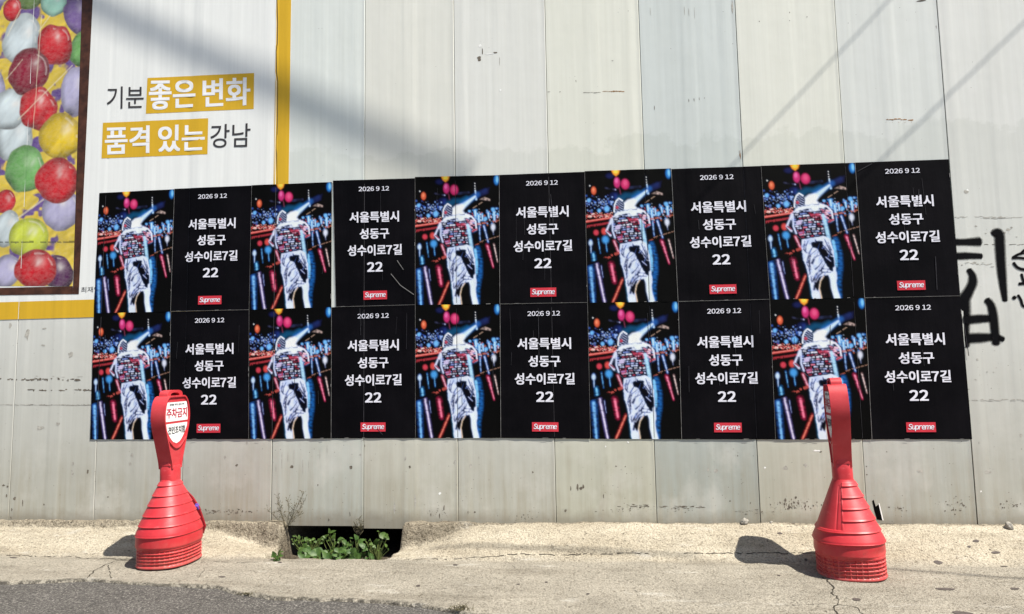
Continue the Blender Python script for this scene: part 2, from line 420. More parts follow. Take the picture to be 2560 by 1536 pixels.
cluster(2243, 1271, 26, 8, 12, 3, 8, SCF); cluster(2385, 1260, 48, 24, 26, 3, 9, SCF, 0.8); cluster(2520, 1262, 40, 24, 18, 2, 7, SCF); cluster(1875, 1279, 60, 6, 10, 2, 7, SCF, 2)
cluster(1310, 1298, 60, 14, 22, 2, 5, SCF); cluster(1850, 1110, 90, 60, 16, 2, 4, GRY); cluster(1690, 1278, 60, 16, 12, 2, 6, SCF, 1.4); cluster(1900, 1283, 60, 10, 14, 2, 6, SCF, 1.6)
cluster(1085, 1282, 40, 12, 12, 2, 5, SCF); cluster(2440, 660, 90, 5, 22, 4, 9, GRY, 1.8); cluster(2500, 575, 100, 20, 12, 3, 10, GRY); cluster(2480, 545, 110, 4, 18, 4, 12, GRY, 2.2)
dashline(2385, 2560, 543, 2.0, GRY, 0.3, 2); dashline(2460, 2560, 612, 2.2, SCF, 0.35, 1); dashline(2450, 2560, 1003, 2, GRY, 0.2, 1); dashline(2400, 2560, 1000, 3, GRY, 0.3, 1.5)
cluster(2460, 930, 60, 60, 8, 3, 10, GRY); cluster(2480, 1130, 80, 60, 8, 3, 8, GRY)
dashline(1505, 1556, 229, 3.2, RST, 0.0, 0.6); dashline(1458, 1494, 232, 2.2, SCF, 0.0, 0.5); decal_px(1372, 230, 10, 2, SCF); decal_px(1400, 230, 5, 2, SCF)
for k, h_ in enumerate((18, 14, 11, 5)): decal_px(1722+k*13, 252-k*2, 2, h_, SCF, 6)
decal_px(1636, 270, 2, 16, SCF, 6); decal_px(1440, 203, 2, 8, SCF, 6); decal_px(1531, 152, 10, 3, GRY)
for px, h_ in ((1626, 40), (1711, 35), (1722, 30), (1736, 48)): decal_px(px, 30, 1.6, h_, GRY, 6)
dashline(2215, 2280, 299, 4, RST, 0.15, 2); cluster(2245, 306, 50, 6, 8, 2, 5, RST)
decal_px(2304, 2, 32, 7, SCF); decal_px(2342, 68, 6, 14, SCF); decal_px(1974, 32, 2.5, 5, SCF); decal_px(2017, 43, 4, 3, SCF); decal_px(1974, 52, 3, 3, SCF)
decal_px(1898, 54, 3, 5, SCF); decal_px(1842, 102, 6, 5, SCF); decal_px(1851, 390, 5, 22, RST); decal_px(1850, 380, 7, 10, GRY)
decal_px(1831, 20, 5, 50, GRY); decal_px(2415, 480, 14, 12, GRY); decal_px(2418, 476, 8, 8, WHT)
# the torn dent
decal_px(1198, 147, 13, 15, SCF); decal_px(1206, 128, 3.5, 24, SCF); decal_px(1238, 132, 12, 5, SCF); decal_px(1249, 155, 3, 26, GRY, 7); decal_px(1200, 115, 9, 10, WHT); decal_px(1222, 136, 24, 3, WHT)
decal_px(1251, 226, 7, 7, WHT); decal_px(1099, 1234, 10, 8, WHT); decal_px(2452, 1229, 7, 7, WHT); decal_px(1912, 1169, 6, 8, WHT); decal_px(1514, 1117, 4, 6, WHT); decal_px(1570, 1106, 6, 8, WHT)
decal_px(2042, 1127, 24, 7, WHT); decal_px(2052, 1130, 7, 4, SCF)
# torn hole low down near the right, its dark inside painted flat
x_, z_ = wall(2189, 1277); s_ = 0.0021
decals[int(x_/PWD)].append(([(x_-7*s_, z_+24*s_), (x_-3*s_, z_+27*s_), (x_+1*s_, z_+10*s_), (x_+8*s_, z_+16*s_), (x_+15*s_, z_-24*s_), (x_+2*s_, z_-22*s_), (x_-3*s_, z_-2*s_)], HOL))
decals[int(x_/PWD)].append(([(x_+8*s_, z_+18*s_), (x_+10.5*s_, z_+18*s_), (x_+18*s_, z_-24*s_), (x_+15*s_, z_-24*s_)], WHT))

NPAN = range(-4, 14)
for i in NPAN:
    b = MB(); x0 = i*PWD; x1 = x0+PWD; g = 0.0022+0.0012*P_A[(i+8) % 64, 0]
    xs = np.linspace(x0+0.001+g*0.5, x1-0.0012-g*0.5, 70); ys = panel_y(xs)
    prof = [(x0-0.014, 0.013), (x0+0.001+g*0.5, 0.013)]
    lip_ = (0.0008+0.0010*abs(P_A[(i+8) % 64, 1])) if i > 2 else 0.0002
    prof += [(x, y) for x, y in zip(xs[:-2], ys[:-2])] + [(x1-0.0075, ys[-1]-lip_), (x1-0.0050, ys[-1]-lip_*1.1), (x1-0.0012-g*0.5, ys[-1]+0.0022), (x1-0.0012-g*0.5, 0.010)]
    zb = panel_bottom(i); nz = 26; zt = 3.75
    vs = []; fs = []; n = len(prof)
    for k in range(nz+1):
        z = zb+(zt-zb)*k/nz
        for (x, y) in prof: vs.append((x, y, z))
    for k in range(nz):
        for j in range(n-1): fs.append((k*n+j, k*n+j+1, (k+1)*n+j+1, (k+1)*n+j))
    b.add(vs, fs)
    for q, (poly, mi) in enumerate(decals.get(i, [])):
        off = 0.0005+0.00002*(q % 20)
        pp = [(min(max(x, x0+0.004), x1-0.004), z) for x, z in poly]
        b.add([(x, float(panel_y(x))-off, z) for x, z in pp], [tuple(range(len(pp)))[::-1]], mi)
    o = b.build('panel', [M['fence'], M['scuff'], M['scuffgrey'], M['rust'], M['white'], M['hole']], fence)
    o.data.set_sharp_from_angle(angle=R(30)); o.data.polygons.foreach_set('use_smooth', [True]*len(o.data.polygons))
    c = PANEL_COL.get(i, (0.665, 0.675, 0.648)); o.color = (*c, 1)
b = MB()
for z in (0.75, 2.1, 3.5): b.box((2.5, 0.055, z), (10.2, 0.05, 0.05))
b.build('back_rail', M['stone'], fence)

# ------------------------------------------------------------------ spray graffiti (part of the fence)
def ribbon(b, cols, pts, width, off, ground=None, soft=True):
    """soft-edged stroke along pts (x,z) on the fence"""
    P = np.array(pts, float)
    seg = np.linalg.norm(np.diff(P, axis=0), axis=1); L = np.r_[0, np.cumsum(seg)]
    n = max(4, int(L[-1]/0.008)); t = np.linspace(0, L[-1], n)
    X = np.interp(t, L, P[:, 0]); Z = np.interp(t, L, P[:, 1])
    for _ in range(3):
        X[1:-1] = (X[:-2]+X[1:-1]*2+X[2:])/4; Z[1:-1] = (Z[:-2]+Z[1:-1]*2+Z[2:])/4
    wd = np.interp(t, np.linspace(0, L[-1], len(width)), width) if hasattr(width, '__len__') else np.full(n, width)
    dx = np.gradient(X); dz = np.gradient(Z); l = np.hypot(dx, dz)+1e-9; nx, nz = -dz/l, dx/l
    # extend rounded ends
    vs = []; cs = []; prof = ((-1.0, 0.0), (-0.34, 1.0), (0.34, 1.0), (1.0, 0.0))
    rows = [(-0.55, 0.35, 0.0)] + [(k, 1.0, 1.0) for k in range(n)] + [(n-1+0.55, 0.35, 0.0)]
    for (k, ws, a) in rows:
        kk = min(max(int(k), 0), n-1); ex = 0.0
        if k < 0: ex = -0.5*wd[0]
        if k > n-1: ex = 0.5*wd[-1]
        ox, oz = X[kk]+dx[kk]/l[kk]*ex, Z[kk]+dz[kk]/l[kk]*ex
        for (q, al) in prof:
            x = ox+nx[kk]*q*wd[kk]*ws; z = oz+nz[kk]*q*wd[kk]*ws
            vs.append((x, float(panel_y(x, 0.3))-off, z)); cs.append(al*a)
    fs = [(r*4+c, r*4+c+1, r*4+c+5, r*4+c+4) for r in range(len(rows)-1) for c in range(3)]
    b.add(vs, fs); cols += cs
gb = MB(); gc = []
def G(pts, wd, k): 
    ribbon(gb, gc, [wall(2340+x/4.123, 540+y/4.123) for x, y in pts], [q/4.123*0.00235 for q in wd] if hasattr(wd, '__len__') else wd/4.123*0.0022, 0.0010+0.00012*k)
G([(120, 272), (300, 272), (455, 266)], [50, 46, 62], 0); G([(120, 420), (330, 412), (470, 416)], [50, 50, 38], 1)
G([(590, 195), (620, 160), (655, 175), (655, 260), (668, 500), (690, 720), (710, 875)], [48, 66, 66, 62, 58, 48, 34], 2)
G([(335, 555), (375, 610), (380, 690), (330, 790), (285, 860), (290, 1000), (295, 1200), (305, 1345)], [38, 60, 64, 80, 80, 66, 56, 50], 3)
G([(290, 1075), (450, 1060), (590, 1055)], [60, 58, 46], 4); G([(320, 1262), (480, 1255), (620, 1245), (695, 1275)], [66, 66, 50, 36], 5)
G([(520, 865), (565, 910), (592, 1030), (605, 1180), (618, 1320)], [46, 58, 58, 56, 52], 6)
G([(785, 432), (850, 392), (930, 376)], 18, 7); G([(785, 436), (860, 432), (960, 446)], 18, 8); G([(870, 395), (900, 350), (960, 330)], 16, 7)
G([(797, 484), (820, 525), (870, 552), (960, 556)], 22, 8); G([(880, 600), (892, 660), (930, 715)], 20, 7); G([(852, 702), (960, 690)], 22, 8)
G([(796, 836), (812, 852)], 30, 7); G([(842, 818), (876, 865), (888, 938), (960, 938)], 20, 8)
gob = gb.build('graffiti', M['spray'], fence, col=np.array([[a, a, a, 1] for a in gc], np.float32))
tag(gob, 'black sprayed strokes at the right of the posters')

# ------------------------------------------------------------------ text to polygons
def text_polys(body, bold=0.0, shear=0.0, res=3, spacing=1.0):
    cu = bpy.data.curves.new('t', 'FONT'); cu.body = body; cu.offset = bold; cu.shear = shear; cu.resolution_u = res; cu.space_character = spacing
    o = bpy.data.objects.new('t', cu); C.objects.link(o)
    dg = bpy.context.evaluated_depsgraph_get(); me = bpy.data.meshes.new_from_object(o.evaluated_get(dg))
    V = np.array([v.co[:2] for v in me.vertices], float); F = [tuple(p.vertices) for p in me.polygons]
    bpy.data.objects.remove(o); bpy.data.curves.remove(cu); bpy.data.meshes.remove(me)
    return V, F
_gc = {}
def glyphs(body, bold=0.0, res=3, gap=0.09, shear=0.0, sq=1.0, space=0.28):
    X = 0.0; VV = []; FF = []; n = 0
    latin = all(ord(ch) < 127 for ch in body)
    for ch in body:
        if ch == ' ': X += space; continue
        key = (ch, res)
        if key not in _gc: _gc[key] = text_polys(chr(ord(ch)+0xFEE0) if ord(ch) < 127 else ch, 0, 0, res)
        V, F = _gc[key]; V = V.copy()
        if ord(ch) < 127:
            V[:, 0] = (V[:, 0]-V[:, 0].min())*sq; adv = V[:, 0].max()+gap
        else: V[:, 0] -= 0.0; adv = 0.92
        for lay, (dx, dy) in enumerate(((0, 0),) if not bold else ((-bold, -bold*.6), (bold, -bold*.6), (bold, bold*.6), (-bold, bold*.6), (0, 0))):
            VV.append(np.c_[V[:, 0]+X+dx+V[:, 1]*shear, V[:, 1]+dy, np.full(len(V), lay*0.00005)]); FF += [tuple(i+n for i in f) for f in F]; n += len(V)
        X += adv
    return np.vstack(VV), FF
def fit(V, cu_, cv, w_, h_=None, aspect=1.0):
    """centre text at (cu_,cv) with width w_; v grows downwards; aspect = metre size of v over metre size of u"""
    a = V.min(0); b_ = V.max(0); s = w_/(b_[0]-a[0]); hv = h_/(b_[1]-a[1]) if h_ else s/aspect
    return np.c_[cu_+(V[:, 0]-(a[0]+b_[0])/2)*s, cv-(V[:, 1]-(a[1]+b_[1])/2)*hv, V[:, 2]]
def unit(V):
    a = V.min(0); c = V.max(0); return np.c_[(V[:, 0]-a[0])/(c[0]-a[0]), 1-(V[:, 1]-a[1])/(c[1]-a[1]), V[:, 2]]

D = 2560.0/2473.0
def quad(pts):
    return [np.array(wall(x*D, y*D)) for x, y in pts]          # TL TR BR BL in wall metres
def bil(q, u, v):
    u = np.asarray(u, float)[..., None]; v = np.asarray(v, float)[..., None]
    return (q[0]*(1-u)+q[1]*u)*(1-v)+(q[3]*(1-u)+q[2]*u)*v
def sheet(b, q, nu, nv, off, groove=0.3, wr=None, m=0):
    u, v = np.meshgrid(np.linspace(0, 1, nu+1), np.linspace(0, 1, nv+1)); p = bil(q, u, v).reshape(-1, 2)
    y = panel_y(p[:, 0], groove)-off
    if wr is not None: y = y - wr(u.ravel(), v.ravel())
    k = np.arange((nu+1)*nv).reshape(nv, nu+1)[:, :-1].ravel()
    fs = np.c_[k, k+nu+1, k+nu+2, k+1]
    b.add(np.c_[p[:, 0], y, p[:, 1]].tolist(), fs.tolist(), m)
def place(b, q, V, F, off, m=0, groove=0.3):
    p = bil(q, V[:, 0], V[:, 1]); y = panel_y(p[:, 0], groove)-off-V[:, 2]
    b.add(np.c_[p[:, 0], y, p[:, 1]].tolist(), F, m)
def strip(b, a, c, wd, off, m=0, n=12):
    """thin straight line on the fence between wall points a and c"""
    a = np.array(a, float); c = np.array(c, float); d = (c-a)/np.linalg.norm(c-a); nn = np.array([-d[1], d[0]])*wd/2
    vs = []
    for k in range(n+1):
        p = a+(c-a)*k/n
        for s in (-1, 1):
            r = p+nn*s; vs.append((r[0], float(panel_y(r[0], 0.3))-off, r[1]))
    b.add(vs, [(2*k, 2*k+1, 2*k+3, 2*k+2) for k in range(n)], m)

# ------------------------------------------------------------------ printed mural on the left panels
mural = tag(empty('printed_mural', (0, 0, 0)), 'printed mural with balloon painting, Korean slogan and yellow border on the left fence panels', 'mural')
xr = wall(726, 230)[0]; zb1 = wall(110, 797)[1]; xl = -2.0; zt1 = 3.70
def rect(x0, x1, z0, z1): return [np.array((x0, z1)), np.array((x1, z1)), np.array((x1, z0)), np.array((x0, z0))]
b = MB(); sheet(b, rect(xl, xr, zb1, zt1), 380, 30, 0.0014, 0.2); b.build('film', M['film'], mural, smooth=True)
b = MB(); xs0 = wall(688, 230)[0]
sheet(b, rect(xs0, xr-0.002, zb1, zt1), 24, 60, 0.0020, 0.2); sheet(b, rect(xl, xs0, wall(110, 797)[1], wall(110, 753)[1]), 340, 4, 0.0020, 0.2)
# torn film along the seam
pts = [(693, 0), (695, 60), (694, 110), (691, 130), (692, 180), (695, 205), (694, 300), (692, 370), (693, 470)]
for (ax, ay), (bx, by) in zip(pts[:-1], pts[1:]):
    strip(b, wall(ax, ay), wall(bx, by), 0.0045, 0.0026, 1, 3)
for (ax, ay), (bx, by) in zip(pts[:-1], pts[1:]):
    strip(b, wall(ax-4, ay), wall(bx-4, by), 0.004, 0.0025, 2, 3)
b.build('yellow_border', [M['yellow'], M['ink'], M['white']], mural, smooth=True)
# painting raster
nx_, nz_ = 210, 520
X0, X1, Y0, Y1 = -190.0, 187.0, -260.0, 716.0
U, V = np.meshgrid(np.linspace(X0, X1, nx_+1), np.linspace(Y0, Y1, nz_+1))
Ush = U + (V-360)*0.030                  # undo the lean of the painting in the photo
def lean(x, y): return x + (y-360)*0.030
img = np.zeros(U.shape+(3,)); img[:] = s2l((204, 178, 60))
n1 = vnoise(U, V, 0.03)+0.5*vnoise(U, V, 0.09)
pur = sstep(0.12, 0.30, n1+0.16*(V < 360)-0.05); img = img*(1-pur[..., None])+s2l((92, 66, 130))*pur[..., None]
img *= (1+0.45*vnoise(U+V, V*.6, 0.08))[..., None]
RED, MAR, YEL, GRN, PALE, LAV, PURP, TEAL, DGRN, LIME, DPUR = (192, 20, 36), (130, 12, 46), (218, 186, 34), (108, 166, 92), (196, 208, 212), (172, 168, 200), (128, 102, 160), (150, 196, 178), (92, 116, 62), (186, 196, 60), (84, 34, 82)
bal = [(52, -2, 36, 26, DGRN), (36, 100, 46, 66, PALE), (10, 25, 22, 30, RED), (113, 8, 32, 34, TEAL), (178, 40, 38, 52, PURP), (28, 348, 46, 60, PALE), (12, 275, 46, 52, PALE),
       (188, 122, 32, 48, GRN), (175, 228, 38, 64, LAV), (121, 113, 43, 53, RED), (58, 179, 50, 60, MAR), (84, 273, 48, 54, RED), (141, 341, 54, 58, YEL), (10, 505, 26, 30, RED),
       (18, 572, 33, 46, PALE), (151, 527, 49, 50, LAV), (73, 597, 51, 50, LIME), (22, 678, 36, 42, LAV), (151, 684, 38, 44, DPUR), (57, 424, 52, 60, GRN), (137, 451, 52, 57, RED), (92, 674, 53, 50, RED)]
rr_ = random.Random(5)
for _ in range(34): bal.insert(0, (rr_.uniform(-190, 200), rr_.uniform(-260, -30), rr_.uniform(32, 50), rr_.uniform(40, 58), rr_.choice([RED, YEL, GRN, LAV, PALE, PURP])))
for _ in range(26): bal.insert(0, (rr_.uniform(-190, -35), rr_.uniform(-30, 700), rr_.uniform(36, 50), rr_.uniform(40, 58), rr_.choice([RED, YEL, GRN, LAV, PALE, MAR])))
for (cx, cy, rx, ry, col) in bal:
    ang = R(rr_.uniform(-20, 20)); dx, dy = U-cx, V-cy
    ex = (dx*math.cos(ang)+dy*math.sin(ang))/rx; ey = (-dx*math.sin(ang)+dy*math.cos(ang))/ry
    d = np.hypot(ex, ey)+0.17*vnoise(U+cx, V, 0.045)
    mask = sstep(1.02, 0.96, d)[..., None]; base = s2l(col)
    k = (1.0+0.45*vnoise(U+V*.6, V*.5+cy, 0.045)+0.16*vnoise(U*1.5+V, V*.6-cx, 0.10)-0.42*sstep(0.55, 1.0, d)-0.25*(ey > 0)*ey)[..., None]
    hl = np.exp(-(((ex-0.22)/0.24)**2+((ey+0.34)/0.26)**2))*(0.7+1.0*vnoise(U+V*.5, V*.7, 0.11)); hl = hl+0.5*np.exp(-((d-0.80)/0.05)**2)*((ex > 0.1) & (ey < 0))*(vnoise(U, V, 0.07) > 0)
    hl = np.clip(hl, 0, 1)[..., None]*0.6
    colr = base*k; colr = colr*(1-hl)+s2l((232, 226, 220))*hl
    rim = sstep(0.90, 0.98, d)[..., None]*mask*0.35
    img = img*(1-mask)+colr*mask; img = img*(1-rim)+s2l((150, 130, 120))*rim*0.4+img*rim*0.6
for (ax, ay, bx, by, wd) in ((84, 40, 77, 215, 1.6), (105, 40, 77, 80, 1.6), (165, 165, 35, 300, 2.0), (78, 215, 73, 325, 1.4), (30, 25, 0, 90, 2.0), (105, 500, 45, 545, 3.0), (40, 150, 0, 200, 1.4)):
    t = np.clip(((U-ax)*(bx-ax)+(V-ay)*(by-ay))/((bx-ax)**2+(by-ay)**2), 0, 1)
    d = np.hypot(U-ax-t*(bx-ax), V-ay-t*(by-ay)); mk = sstep(wd, wd*0.4, d)[..., None]*0.5
    img = img*(1-mk)+s2l((228, 218, 190))*mk
sm = (np.abs(V-606+3*vnoise(U, V, 0.05)) < 2.2)*(vnoise(U, V, 0.16) > -0.08); img[sm] *= 0.35
img = np.clip(img, 0.004, 0.8)
# the painting is upright on the fence: map its rectangle by two fitted sides
pq = [np.array(wall(X0+30, Y0)), None, None, None]
xr_p = wall(187, 600)[0]; zt_p = 3.66; zb_p = wall(90, 716)[1]
xl_p = wall(X0, 600)[0]; 
b = MB()
uu = (U-X0)/(X1-X0); vv = (V-Y0)/(Y1-Y0)
xw = np.zeros_like(U); zw = np.zeros_like(U)
for a in range(U.shape[0]):
    for c in (0, 1): pass
# pixel rows follow the fence's own verticals: world x from the fitted lean, world z from the row
x_top_l, z_top = wall(X0+28+20, Y0); 
def pw(px, py):
    d = AF*FPX + AR*(px[..., None]-PW/2) - AU*(py[..., None]-PH/2); t = (0-CAM[1])/d[..., 1]
    return CAM[0]+t*d[..., 0], CAM[2]+t*d[..., 2]
leanx = U + (600-V)*0.0385
xw, zw = pw(leanx, V)
k = np.arange(U.size-nx_-1).reshape(nz_, nx_+1)[:, :-1].ravel()
b.add(np.c_[xw.ravel(), panel_y(xw.ravel(), 0.2)-0.0020, zw.ravel()].tolist(), np.c_[k, k+nx_+1, k+nx_+2, k+1].tolist())
b.build('painting', M['paint'], mural, col=img.reshape(-1, 3).astype(np.float32), smooth=True)
# painted-look frame strips (right and bottom)
b = MB()
def pxq(pts): return [np.array(wall(x, y)) for x, y in pts]
sheet(b, pxq([(226-14+9*0, -200), (242, -200), (198, 736), (183, 736)]), 4, 60, 0.0026, 0.2)
sheet(b, pxq([(-150, 724), (183, 716), (183, 736), (-150, 741)]), 30, 4, 0.0027, 0.2)
b.build('painting_frame', M['frame'], mural, smooth=True)
# slogan
def fpx(pts): return [np.array(wall(x/3.092, y/3.092)) for x, y in pts]
for hq in ([(1142, 606), (1966, 567), (1963, 845), (1130, 882)], [(798, 952), (1612, 917), (1606, 1195), (787, 1227)]):
    b = MB(); sheet(b, fpx(hq), 40, 12, 0.0020, 0.2); b.build('highlight_box', M['yellow'], mural, smooth=True)
def textq(b, body, q, bold, m=0, off=0.0027):
    V_, F_ = glyphs(body, bold, 6); W_ = unit(V_)
    place(b, fpx(q), W_, F_, off, m, 0.2)
b = MB(); textq(b, '기분', [(830, 672), (1115, 668), (1112, 838), (828, 845)], 0.004); b.build('dark_slogan_lettering', M['ink'], mural)
b = MB(); textq(b, '강남', [(1632, 965), (1940, 955), (1936, 1138), (1628, 1146)], 0.004)
b.build('dark_slogan_lettering', M['ink'], mural)
b = MB(); textq(b, '좋은', [(1155, 628), (1515, 620), (1512, 835), (1152, 856)], 0.026); b.build('white_slogan_lettering', M['inkwhite'], mural)
b = MB(); textq(b, '변화', [(1570, 614), (1938, 600), (1936, 815), (1567, 836)], 0.026); b.build('white_slogan_lettering', M['inkwhite'], mural)
b = MB(); textq(b, '품격', [(815, 985), (1160, 972), (1158, 1185), (812, 1200)], 0.026); b.build('white_slogan_lettering', M['inkwhite'], mural)
b = MB(); textq(b, '있는', [(1225, 972), (1588, 958), (1584, 1166), (1222, 1180)], 0.026)
b.build('white_slogan_lettering', M['inkwhite'], mural)
def cpx(pts): return [np.array(wall(x/3.709, 400+y/3.709)) for x, y in pts]
b = MB(); V_, F_ = glyphs('최재영', 0, 4); W_ = unit(V_)
place(b, cpx([(756, 1180), (925, 1174), (924, 1226), (755, 1232)]), W_, F_, 0.0024, 0, 0.2); b.build('caption_lettering', M['ink'], mural)

# ------------------------------------------------------------------ posters
def poster_art(nu, nv):
    u, v = np.meshgrid(np.linspace(0, 1, nu+1), np.linspace(0, 1, nv+1))
    x = 48+900*u; y = 80-0.027*900*u+1355*v          # drawing units of the print
    im = np.zeros(u.shape+(3,)); im[:] = s2l((5, 4, 9)); r = random.Random(21)
    nz = lambda s, o=0.0: vnoise(x+o, y, s)
    rag = np.clip(0.8+1.3*vnoise(x*0.5, y, 0.085), 0.05, 1)      # ragged horizontal brushing of the lights
    def put(mask, col):
        nonlocal im
        m_ = np.clip(mask, 0, 1)[..., None]; im = im*(1-m_)+s2l(col)*m_
    def ell(cx, cy, rx, ry, soft=0.25): return sstep(1+soft, 1-soft, np.hypot((x-cx)/rx, (y-cy)/ry))
    def seg(ax, ay, bx, by, w0, w1=None, soft=0.6):
        w1 = w0 if w1 is None else w1
        dx, dy = bx-ax, by-ay; t = np.clip(((x-ax)*dx+(y-ay)*dy)/(dx*dx+dy*dy), 0, 1)
        return sstep(1+soft, 1-soft, np.hypot(x-ax-t*dx, y-ay-t*dy)/(w0+(w1-w0)*t))
    def path(pts, w0, w1, soft=0.7):
        m_ = np.zeros(u.shape); n = len(pts)-1
        for i in range(n): m_ = np.maximum(m_, seg(*pts[i], *pts[i+1], w0+(w1-w0)*i/n, w0+(w1-w0)*(i+1)/n, soft))
        return m_
    def poly(pts, soft=5.0, wob=0.0):
        P = np.array(pts, float); ins = np.zeros(u.shape, bool); dm = np.full(u.shape, 1e3)
        for i in range(len(P)):
            x0, y0 = P[i]; x1, y1 = P[(i+1) % len(P)]
            ins ^= ((y0 > y) != (y1 > y)) & (x < (x1-x0)*(y-y0)/((y1-y0) if y1 != y0 else 1e-9)+x0)
            dx, dy = x1-x0, y1-y0; t = np.clip(((x-x0)*dx+(y-y0)*dy)/(dx*dx+dy*dy+1e-9), 0, 1)
            dm = np.minimum(dm, np.hypot(x-x0-t*dx, y-y0-t*dy))
        return sstep(-soft, soft, np.where(ins, dm, -dm)+wob*nz(0.05))
    def blur(a, n):
        for _ in range(n):
            p = np.pad(a, 1, mode='edge'); a = (p[:-2, 1:-1]+p[2:, 1:-1]+p[1:-1, :-2]+p[1:-1, 2:]+p[1:-1, 1:-1]*2)/6
        return a
    # sky wisps, lanterns
    put(.8*poly([(690, 250), (845, 185), (830, 250), (700, 310)], 14)*(.8+nz(.02)), (34, 40, 92)); put(.55*seg(510, 255, 620, 245, 14)*(nz(.03)+.55), (70, 80, 130)); put(.6*seg(260, 255, 370, 275, 9)*(nz(.04)+.45), (84, 88, 130))
    put(.8*ell(360, 340, 45, 34, .7)*(nz(.03)+.6), (40, 62, 150)); put(.7*ell(310, 130, 38, 26, .6), (36, 44, 110))
    put(poly([(325, 70), (420, 66), (405, 110), (375, 135), (345, 112)], 8), (236, 150, 50)); put(ell(375, 85, 24, 20, .5), (250, 205, 80)); put(ell(384, 200, 33, 55, .3), (200, 52, 120)); put(.8*ell(378, 180, 16, 26, .7), (230, 110, 170))
    put(ell(468, 215, 44, 54, .25), (204, 48, 108)); put(.8*ell(470, 205, 22, 30, .7), (226, 92, 140)); put(seg(408, 260, 418, 320, 6), (120, 50, 76)); put(ell(138, 283, 27, 42, .25), (216, 96, 66)); put(.7*ell(135, 275, 12, 20, .7), (240, 150, 110))
    put(ell(918, 108, 28, 52, .3), (40, 120, 196)); put(.9*ell(925, 100, 13, 34, .6), (130, 196, 236)); put(ell(98, 232, 7, 7), (226, 226, 226)); put(.8*ell(365, 272, 9, 8), (170, 170, 210))
    # far shore: dots, towers, light trails
    for _ in range(120):
        a = r.uniform(50, 340); b_ = 425+r.gauss(0, 42); q = r.choice([4, 5, 6, 8, 11]); put(ell(a, b_, q, q, .5)*r.uniform(.5, 1), r.choice([(60, 100, 190), (120, 160, 235), (180, 205, 245), (70, 80, 150)]))
    for _ in range(110):
        a = r.uniform(600, 950); b_ = 500+r.gauss(0, 40)-.10*(a-780); q = r.choice([4, 5, 7, 9]); put(ell(a, b_, q, q*1.2, .5)*r.uniform(.5, 1), r.choice([(70, 130, 210), (130, 180, 240), (200, 220, 246), (210, 120, 80), (226, 90, 90)]))
    for a, b_, q in ((270, 473, 26), (190, 492, 18), (85, 385, 18), (880, 420, 20), (800, 520, 18), (930, 470, 12), (630, 440, 14)): put(ell(a, b_, q, q*1.1, .5), (110, 176, 236))
    for a, b_, c_, q in ((690, 430, 500, 18), (727, 480, 570, 14), (765, 470, 540, 10), (890, 440, 540, 14), (830, 450, 510, 12)): put(seg(a, b_, a+6, c_, q, q*.8), (100, 165, 228)); put(.8*seg(a, b_+8, a+4, c_-8, q*.4), (200, 226, 248))
    for _ in range(120):
        a = r.uniform(50, 330); b_ = 548-.06*(a-50)+r.gauss(0, 13); q = r.choice([4, 5, 7]); put(ell(a, b_, q, q, .5), r.choice([(210, 90, 84), (226, 150, 130), (190, 60, 66), (240, 205, 200)]))
    put(seg(50, 606, 330, 562, 11, 9, .5), (206, 78, 76)); put(.7*seg(50, 603, 330, 560, 4), (240, 150, 140)); put(.95*seg(50, 658, 300, 615, 12, 10, .5)*(vnoise(x, y, .09) > -.18), (176, 56, 66))
    put(.8*seg(690, 580, 950, 540, 9)*(nz(.06) > -.1), (196, 110, 84)); put(.8*seg(740, 765, 950, 700, 4)*(nz(.09) > -.12), (180, 140, 120)); put(.8*seg(690, 800, 760, 770, 5)*(nz(.09) > -.1), (190, 100, 70))
    put(poly([(560, 430), (640, 370), (700, 330), (850, 330), (930, 380), (900, 400), (760, 405), (640, 430)], 8), (4, 4, 8)); put(.85*poly([(735, 318), (790, 290), (850, 312), (850, 330)], 6)*(.75+nz(.05)), (196, 172, 166)); put(.8*seg(670, 408, 775, 338, 4)*(nz(.10) > 0), (190, 160, 140))
    put(seg(694, 225, 702, 315, 6, 10), (180, 212, 244)); put(seg(687, 140, 693, 220, 4)*(nz(.12) > -.1), (226, 226, 230))
    # reflections
    for (ax, ay, bx, by, w0, w1, c, cc) in ((88, 1075, 108, 1440, 40, 30, (36, 96, 180), (130, 190, 238)), (150, 1035, 222, 1440, 24, 22, (110, 92, 160), (224, 216, 240)), (195, 1050, 210, 1180, 10, 8, (60, 66, 120), (150, 165, 215)),
            (300, 1040, 325, 1220, 34, 30, (176, 36, 80), (240, 130, 160)), (405, 1190, 300, 1440, 17, 22, (180, 48, 56), (230, 130, 110)), (95, 800, 95, 930, 15, 8, (90, 130, 200), (190, 215, 246)), (172, 780, 190, 930, 12, 9, (40, 96, 170), (110, 180, 226)),
            (250, 800, 258, 915, 14, 8, (40, 110, 186), (120, 190, 236)), (335, 800, 375, 920, 20, 18, (180, 70, 90), (226, 170, 190)), (820, 800, 880, 1030, 24, 12, (190, 48, 92), (236, 140, 170)), (888, 785, 925, 975, 11, 6, (190, 150, 150), (236, 220, 216)),
            (735, 600, 742, 750, 13, 9, (60, 110, 190), (170, 205, 244)), (782, 590, 828, 770, 16, 12, (76, 120, 200), (196, 214, 246)), (878, 620, 884, 690, 8, 5, (120, 130, 170), (210, 215, 230)), (118, 930, 125, 1010, 24, 30, (40, 120, 190), (130, 200, 236))):
        put(seg(ax, ay, bx, by, w0*.72, w1*.66, 1.0)*rag, c); put(.9*seg(ax, ay+8, bx, by-8, w0*.34, w1*.3, .9)*np.clip(rag+.25, 0, 1), cc)
